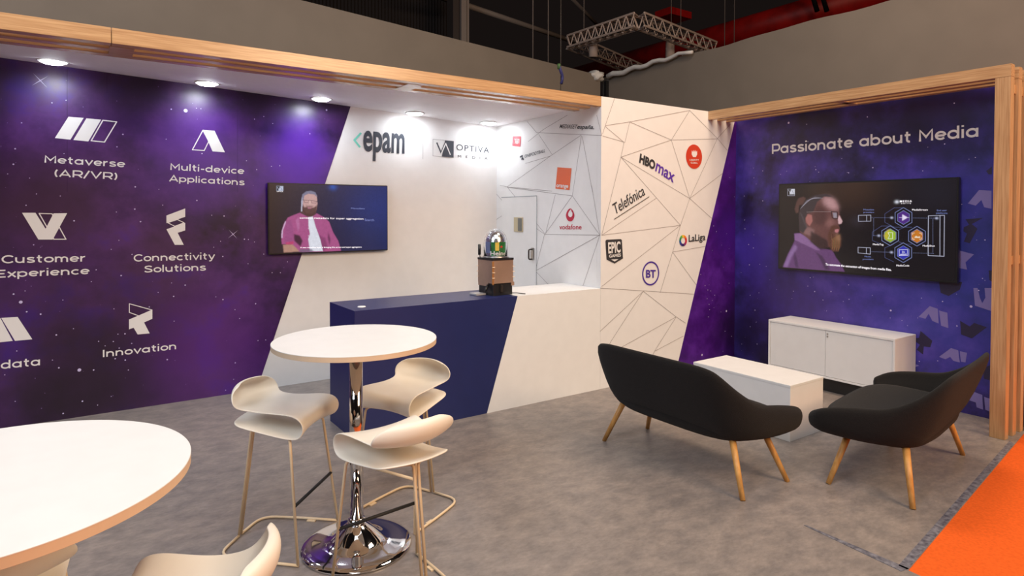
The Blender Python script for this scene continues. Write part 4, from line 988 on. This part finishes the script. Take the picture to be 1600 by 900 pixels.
pc.poly(T2([(70, 782), (110, 680), (168, 562), (163, 500), (215, 500), (330, 600), (400, 625), (480, 640), (510, 700), (555, 760), (582, 818), (300, 800)]), (96, 60, 106))
pc.poly(T2([(75, 775), (120, 670), (170, 590), (190, 620), (140, 700), (110, 778)]), (146, 112, 165), .7, 3)
pc.poly(T2([(340, 650), (400, 690), (460, 800), (420, 800), (380, 720)]), (60, 36, 66), .8, 2)
pc.poly(T2([(170, 650), (190, 720), (200, 785), (175, 780), (160, 700)]), (66, 40, 76), .8, 2)
pc.poly(T2([(215, 500), (260, 520), (380, 640), (350, 640), (170, 555), (168, 505)]), (150, 110, 160), .6, 1.5)
pc.poly(T2([(205, 340), (235, 260), (290, 210), (380, 182), (450, 190), (500, 222), (526, 270), (540, 335), (563, 400), (555, 420), (530, 430), (542, 465), (530, 500), (500, 540), (480, 610), (380, 620), (300, 560), (212, 490)]), (98, 62, 60))
pc.poly(T2([(400, 200), (460, 200), (505, 230), (530, 290), (525, 310), (460, 300), (410, 260)]), (190, 146, 148), .85, 7)
pc.poly(T2([(430, 380), (490, 385), (500, 430), (460, 450), (420, 420)]), (150, 104, 100), .7, 8)
pc.poly(T2([(360, 260), (420, 300), (440, 380), (400, 440), (330, 420), (320, 320)]), (72, 44, 44), .8, 6)
pc.poly(T2([(535, 350), (563, 400), (555, 420), (530, 425), (525, 380)]), (214, 176, 180), .9, 1)
pc.poly(T2([(232, 460), (290, 450), (330, 470), (330, 530), (290, 520), (240, 500)]), (140, 104, 104), .7, 2.5)
pc.poly(T2([(300, 480), (440, 560), (450, 620), (380, 635), (300, 570)]), (46, 30, 32), .9, 3)
pc.poly(T2([(203, 345), (222, 275), (265, 222), (340, 184), (430, 176), (485, 200), (410, 198), (355, 240), (330, 300), (320, 325), (270, 340), (254, 400), (270, 450), (240, 500), (208, 480)]), (54, 46, 50), .97, 1.4)
for k in range(6):
    pc.line(T2([(215+k*7, 300-k*8), (265+k*10, 235-k*5), (340+k*12, 200+k*2)]), (170, 165, 180), 1.2, .45)
for k in range(9):
    pc.line(T2([(212+k*5, 330+k*14), (232+k*6, 350+k*14)]), (120, 112, 120), 1.2, .35)
pc.poly(T2([(185, 240), (200, 212), (240, 198), (262, 212), (235, 262), (205, 270), (200, 330), (178, 335), (168, 300)]), (84, 56, 52), .95, 1.6)
pc.poly(T2([(258, 375), (278, 342), (310, 350), (316, 400), (292, 442), (264, 412)]), (160, 100, 96), 1, 1.2)
pc.poly(T2([(470, 440), (500, 430), (530, 440), (540, 470), (500, 470), (480, 500), (500, 500), (545, 520), (552, 600), (525, 650), (480, 650), (450, 600), (440, 520)]), (88, 54, 42), .95, 2)
for k in range(14):
    pc.line(T2([(470+k*5.5, 510+(k*37) % 40), (476+k*5, 560+(k*53) % 50), (472+k*5, 610+(k*29) % 40)]), (150+(k*17) % 50, 100+(k*13) % 40, 74), 1.2, .45)
pc.poly(T2([(505, 505), (540, 510), (545, 570), (520, 560)]), (168, 124, 96), .6, 5)
pc.poly(T2([(500, 468), (532, 466), (532, 482), (520, 495), (502, 492)]), (190, 120, 126), .9, 1)
pc.line(T2([(268, 326), (330, 322), (470, 322)]), (150, 130, 130), 1.4, .8); pc.line(T2([(472, 320), (478, 372), (500, 382), (524, 378), (520, 325)]), (24, 18, 22), 1.8, closed=True); pc.line(T2([(535, 345), (558, 350)]), (24, 18, 22), 1.6)
pc.poly(T2([(482, 330), (515, 330), (518, 372), (490, 372)]), (200, 205, 225), .35, 1)
pc.line(T2([(110, 135), (168, 135), (168, 190), (110, 190)]), (190, 190, 210), 1, closed=True); pc.poly(T2([(140, 135), (168, 135), (168, 178), (125, 178)]), (210, 212, 225), .9, .7)
pc.line(T2([(118, 142), (132, 172), (146, 142)]), (215, 215, 230), 1.1); pc.line(T2([(148, 146), (160, 174)]), (30, 30, 40), 1.1)
pc.glow(T3([(50, 400)])[0], 22, (44, 38, 44), .8)
BLU = (138, 150, 205); WHT = (200, 202, 225)
def hexa(c_, r, rot=30): return T3([(c_[0]+r*math.cos(math.radians(rot+60*k)), c_[1]+r*1.02*math.sin(math.radians(rot+60*k))) for k in range(6)])
for P in ([(355, 290), (432, 290)], [(355, 290), (278, 340), (278, 410), (355, 450)], [(250, 440), (322, 440)], [(250, 440), (175, 490), (175, 560), (250, 590)], [(350, 590), (278, 620), (278, 700), (350, 735)], [(395, 470), (460, 440)], [(395, 570), (440, 590), (500, 590)], [(345, 450), (500, 450)]):
    pc.line(T3(P), (110, 120, 180), 1, .6)
for c_, f, ic in (((432, 370), (78, 42, 128), 0), ((322, 520), (150, 180, 50), 1), ((543, 524), (196, 118, 34), 2), ((430, 660), (48, 50, 170), 3)):
    pc.poly(hexa(c_, 80), (14, 12, 18)); pc.line(hexa(c_, 80), BLU, 1.3, closed=True); pc.poly(hexa(c_, 54), f, 1, .8); pc.line(hexa(c_, 56), BLU, 1.1, closed=True)
    x, y = c_
    if ic == 0: pc.poly(T3([(x-10, y-26), (x+36, y), (x-10, y+26)]), (225, 215, 240), 1, .8); pc.line(T3([(x-35, y), (x+45, y)]), (225, 215, 240), 1.2)
    elif ic == 1: pc.poly(T3([(x-54, y), (x-20, y-50), (x-5, y-50), (x-25, y+45)]), (205, 175, 50), .7, 2); pc.line(T3([(x-18, y-25), (x+20, y-25), (x+20, y+25), (x-18, y+25), (x-5, y)]), (235, 240, 215), 1.4, closed=True)
    elif ic == 2:
        for sx in (-1, 1):
            for sy in (-1, 1): pc.line(T3([(x+sx*36, y+sy*12), (x+sx*36, y+sy*26), (x+sx*20, y+sy*26)]), (240, 225, 200), 1.4)
        pc.poly(T3([(x-24, y+14), (x-8, y-4), (x+8, y+6), (x+26, y), (x+26, y+14)]), (240, 225, 200), 1, .8)
    else: pc.line(T3([(x-34, y-24), (x+36, y-26), (x+38, y+22), (x-34, y+24)]), (225, 225, 250), 1.6, closed=True); pc.line(T3([(x-6, y-14), (x+12, y-4), (x-6, y+4)]), (225, 225, 250), 1.2, closed=True); pc.line(T3([(x-24, y+14), (x+26, y+12)]), (225, 225, 250), 2)
for P in ([(60, 352), (162, 350), (162, 400), (60, 402)], [(57, 615), (158, 620), (158, 672), (57, 662)]): pc.line(T3(P), WHT, 1.4, closed=True)
pc.line(T3([(128, 352), (128, 402)]), WHT, 1.3); pc.line(T3([(125, 618), (125, 668)]), WHT, 1.3)
pc.line(T3([(637, 356), (770, 352), (766, 690), (635, 684)]), WHT, 1.4, closed=True); pc.line(T3([(733, 355), (732, 688)]), WHT, 1.3)
for P in ([(165, 371), (335, 372)], [(515, 374), (690, 376)], [(185, 380), (185, 520)], [(185, 520), (225, 520)], [(170, 652), (330, 657)], [(515, 662), (675, 666)], [(674, 385), (674, 660)]):
    pc.line(T3(P), (150, 160, 210), 1.6, .9, dash=4.5)
for p in ((335, 372), (228, 520), (333, 657), (706, 376)): pc.glow(T3([p])[0], 4, (190, 195, 225), .9)
pc.glow(T3([(377, 241)])[0], 6, (215, 218, 230), 1)
scr2 = ch(pc.build(None, .8), tv2)
bpy.context.view_layer.update()
st_('MEDIA', *T3([(403, 244), (503, 242), (403, 228)]), PLT, glow_m, scr2, bold=.005, spacing=1.3)
st_('SUITE', *T3([(413, 258), (495, 257), (413, 249)]), PLT, glow_m, scr2, bold=0, spacing=1.5)
for s, a in (('MediaStream', [(505, 313), (634, 313), (505, 298)]), ('MediaTag', [(180, 598), (268, 600), (180, 584)]), ('MediaShot', [(592, 610), (692, 611), (592, 596)]), ('MediaCode', [(375, 774), (481, 775), (375, 759)])):
    st_(s, *T3(a), PLT, glow_m, scr2, bold=0)
for s, a in (('Metadata', [(103, 311), (190, 311), (103, 298)]), ('providers', [(103, 332), (190, 332), (103, 320)]), ('Media', [(112, 698), (165, 700), (112, 686)]), ('providers', [(96, 720), (184, 721), (96, 708)]), ('End user', [(710, 318), (792, 317), (710, 304)]), ('platforms', [(704, 340), (797, 341), (704, 326)])):
    st_(s, *T3(a), PLT, glow_b, scr2, bold=0)
st_('To automate the extraction of images from media files.', (1290, 414.5), (1393, 423.3), (1290, 411.2), PLT, glow_m, scr2, bold=.012)

# ------------------------------------------------------------------ dark hall above
def cable(px, ytop, ybot, depth_y, label, r=.012):
    a = un(px, ybot, 1, depth_y); bb = un(px, ytop, 1, depth_y)
    return tag(tube('hanging_cable', [tuple(bb), (bb[0], bb[1], a[2])], r, M['hallmetal'], n=6), label, 'cable', 'thin cables hanging in the dark hall')
for px, yb_, lb_ in ((833, 130, 'leftmost thin grey cable hanging in the dark hall'), (857, 130, 'second thin grey cable from the left, near the blue strap'), (913, 52, 'thin grey cable passing left of the truss square'), (1050, 50, 'left one of two cables by the red bracket'), (1065, 52, 'right one of two cables by the red bracket'),
                     (1134, 90, 'left one of two cables in front of the red duct'), (1149, 90, 'right one of two cables in front of the red duct')):
    cable(px, -160, yb_, 7.2, lb_)
sp = un(876, 140, 1, 1.2); s2_ = un(876, -30, 1, 1.2)
stp = thing('hanging_strap', 'thin dark cable with a blue and green strap above the beam', 'strap', (sp[0], 1.2, sp[2]))
ch(tube('cable', [(sp[0], 1.2, 3.0), (sp[0], 1.2, s2_[2])], .004, M['dark'], n=6), stp)
za = un(876, 103, 1, 1.2)[2]; zb = un(876, 131, 1, 1.2)[2]
ch(tube('strap', [(sp[0]-.03, 1.2, za), (sp[0]+.0, 1.19, (za+zb)/2+.03), (sp[0]+.03, 1.2, (za+zb)/2-.02), (sp[0]+.01, 1.2, zb)], .018, mat('blue_strap', s2l(32, 34, 92), .7), n=8, fr=.04), stp)
ch(tube('clip', [(sp[0]-.03, 1.2, za+.02), (sp[0]-.025, 1.2, za-.04)], .02, mat('green_clip', s2l(52, 84, 40), .7), n=8), stp)
# square truss
ZC = 6.0
cs = [Vector(un(x, y, 2, ZC)) for x, y in ((893, 66), (998, 32), (1112, 76), (1012, 116))]
tr = thing('lighting_truss', 'square light metal truss hanging in the dark hall', 'truss', tuple(cs[0]))
def truss(a, b2, wdt=.28):
    bm = bmesh.new(); d = (b2-a).normalized(); s = d.cross(Vector((0, 0, 1)))*wdt/2; u = Vector((0, 0, wdt/2)); r = .026
    for o_s in (s+u, s-u, -s+u, -s-u): atube(bm, [a+o_s, b2+o_s], r, 6)
    n = 9
    for i in range(n):
        p = a.lerp(b2, i/n); q_ = a.lerp(b2, (i+.5)/n); e_ = a.lerp(b2, (i+1)/n)
        for (o1, o2) in ((s+u, s-u), (-s+u, -s-u), (s+u, -s+u), (s-u, -s-u)):
            atube(bm, [p+o1, q_+o2], .014, 4); atube(bm, [q_+o2, e_+o1], .014, 4)
    return ch(frombm('truss_side', bm, M['truss']), tr)
for i in range(4): truss(cs[i], cs[(i+1) % 4])
for (x, y), lb_ in (((927, 70), 'white spotlight can on the left side of the truss'), ((1047, 74), 'white spotlight can on the right side of the truss')):
    p = un(x, y, 2, ZC-.1)
    o = lathe('spotlight', [(0, p[2]-.3), (.11, p[2]-.3), (.11, p[2]+.12), (.05, p[2]+.16), (0, p[2]+.16)], M['truss'], cx=p[0], cy=p[1], n=24); ch(o, tr)
# red duct and bracket
def pipe(name, p0, p1, z, r, m_, label, cat_, n=16):
    a = un(*p0, 2, z); c_ = un(*p1, 2, z)
    return tag(tube(name, [tuple(a), tuple(c_)], r, m_, n=n), label, cat_)
pipe('red_duct', (900, 120), (1420, -25), 8.0, .42, M['duct'], 'thick red duct crossing the dark hall behind the truss', 'duct', 24)
a = un(1052, 24, 2, 7.6)
o = box('red_bracket', a[0]-.45, a[0]+.45, a[1]-.3, a[1]+.3, 7.5, 7.7, M['duct']); tag(o, 'red bracket plate on two cables above the truss', 'bracket')
for x, lb_ in ((1247, 'left one of two black clamps on the red duct'), (1262, 'right one of two black clamps on the red duct')):
    a = un(x, 12, 2, 7.7); tag(tube('duct_clamp', [(a[0]-.1, a[1], 8.3), (a[0]-.1, a[1]-.45, 8.0), (a[0]+.3, a[1]-.4, 7.55)], .07, M['black'], n=8), lb_, 'clamp')
pipe('roof_pipe', (728, 8), (900, 66), 7.0, .07, M['hallmetal'], 'long pale pipe running from the steel column to the truss', 'pipe', 10)
pipe('roof_pipe', (892, -4), (940, 46), 9.0, .06, M['hallmetal'], 'thin slanted brace above the truss square', 'pipe', 8)
pipe('roof_pipe', (640, -25), (712, 6), 7.0, .06, M['hallmetal'], 'short pale pipe left of the steel column', 'pipe', 8)
cl = thing('steel_column', 'grey steel column rising above the left grey partition', 'column', (0, 0, 0))
def vpost(nm, xa, xb2, yy, m_, depth=.3):
    a = un(xa, 60, 1, yy); c_ = un(xb2, 60, 1, yy)
    o = box(nm, a[0], c_[0], yy, yy+depth, 0, 9, m_); return ch(o, cl)
vpost('column_flange', 721, 729, 8.0, M['hallmetal']); lab(vpost('perforated_post', 708, 717, 8.0, M['corrugated']), 'darker perforated post'); vpost('column_web', 729.5, 733, 8.05, M['hallmetal'])
a = un(380, 0, 1, 10.0); c_ = un(706, 60, 1, 10.0)
bm = bmesh.new(); n = 60; prev = None
for i in range(n*2+1):
    x = a[0]+(c_[0]-a[0])*i/(2*n); y = 10.0+(.12 if i % 2 else 0)
    v = (bm.verts.new((x, y, 0)), bm.verts.new((x, y, 10)), bm.verts.new((x, y+.05, 10)), bm.verts.new((x, y+.05, 0)))
    if prev:
        bm.faces.new((prev[0], v[0], v[1], prev[1])); bm.faces.new((prev[1], v[1], v[2], prev[2])); bm.faces.new((prev[3], prev[2], v[2], v[3]))
    prev = v
o = frombm('wall_hall_rear', bm, M['corrugated'], kind='structure')
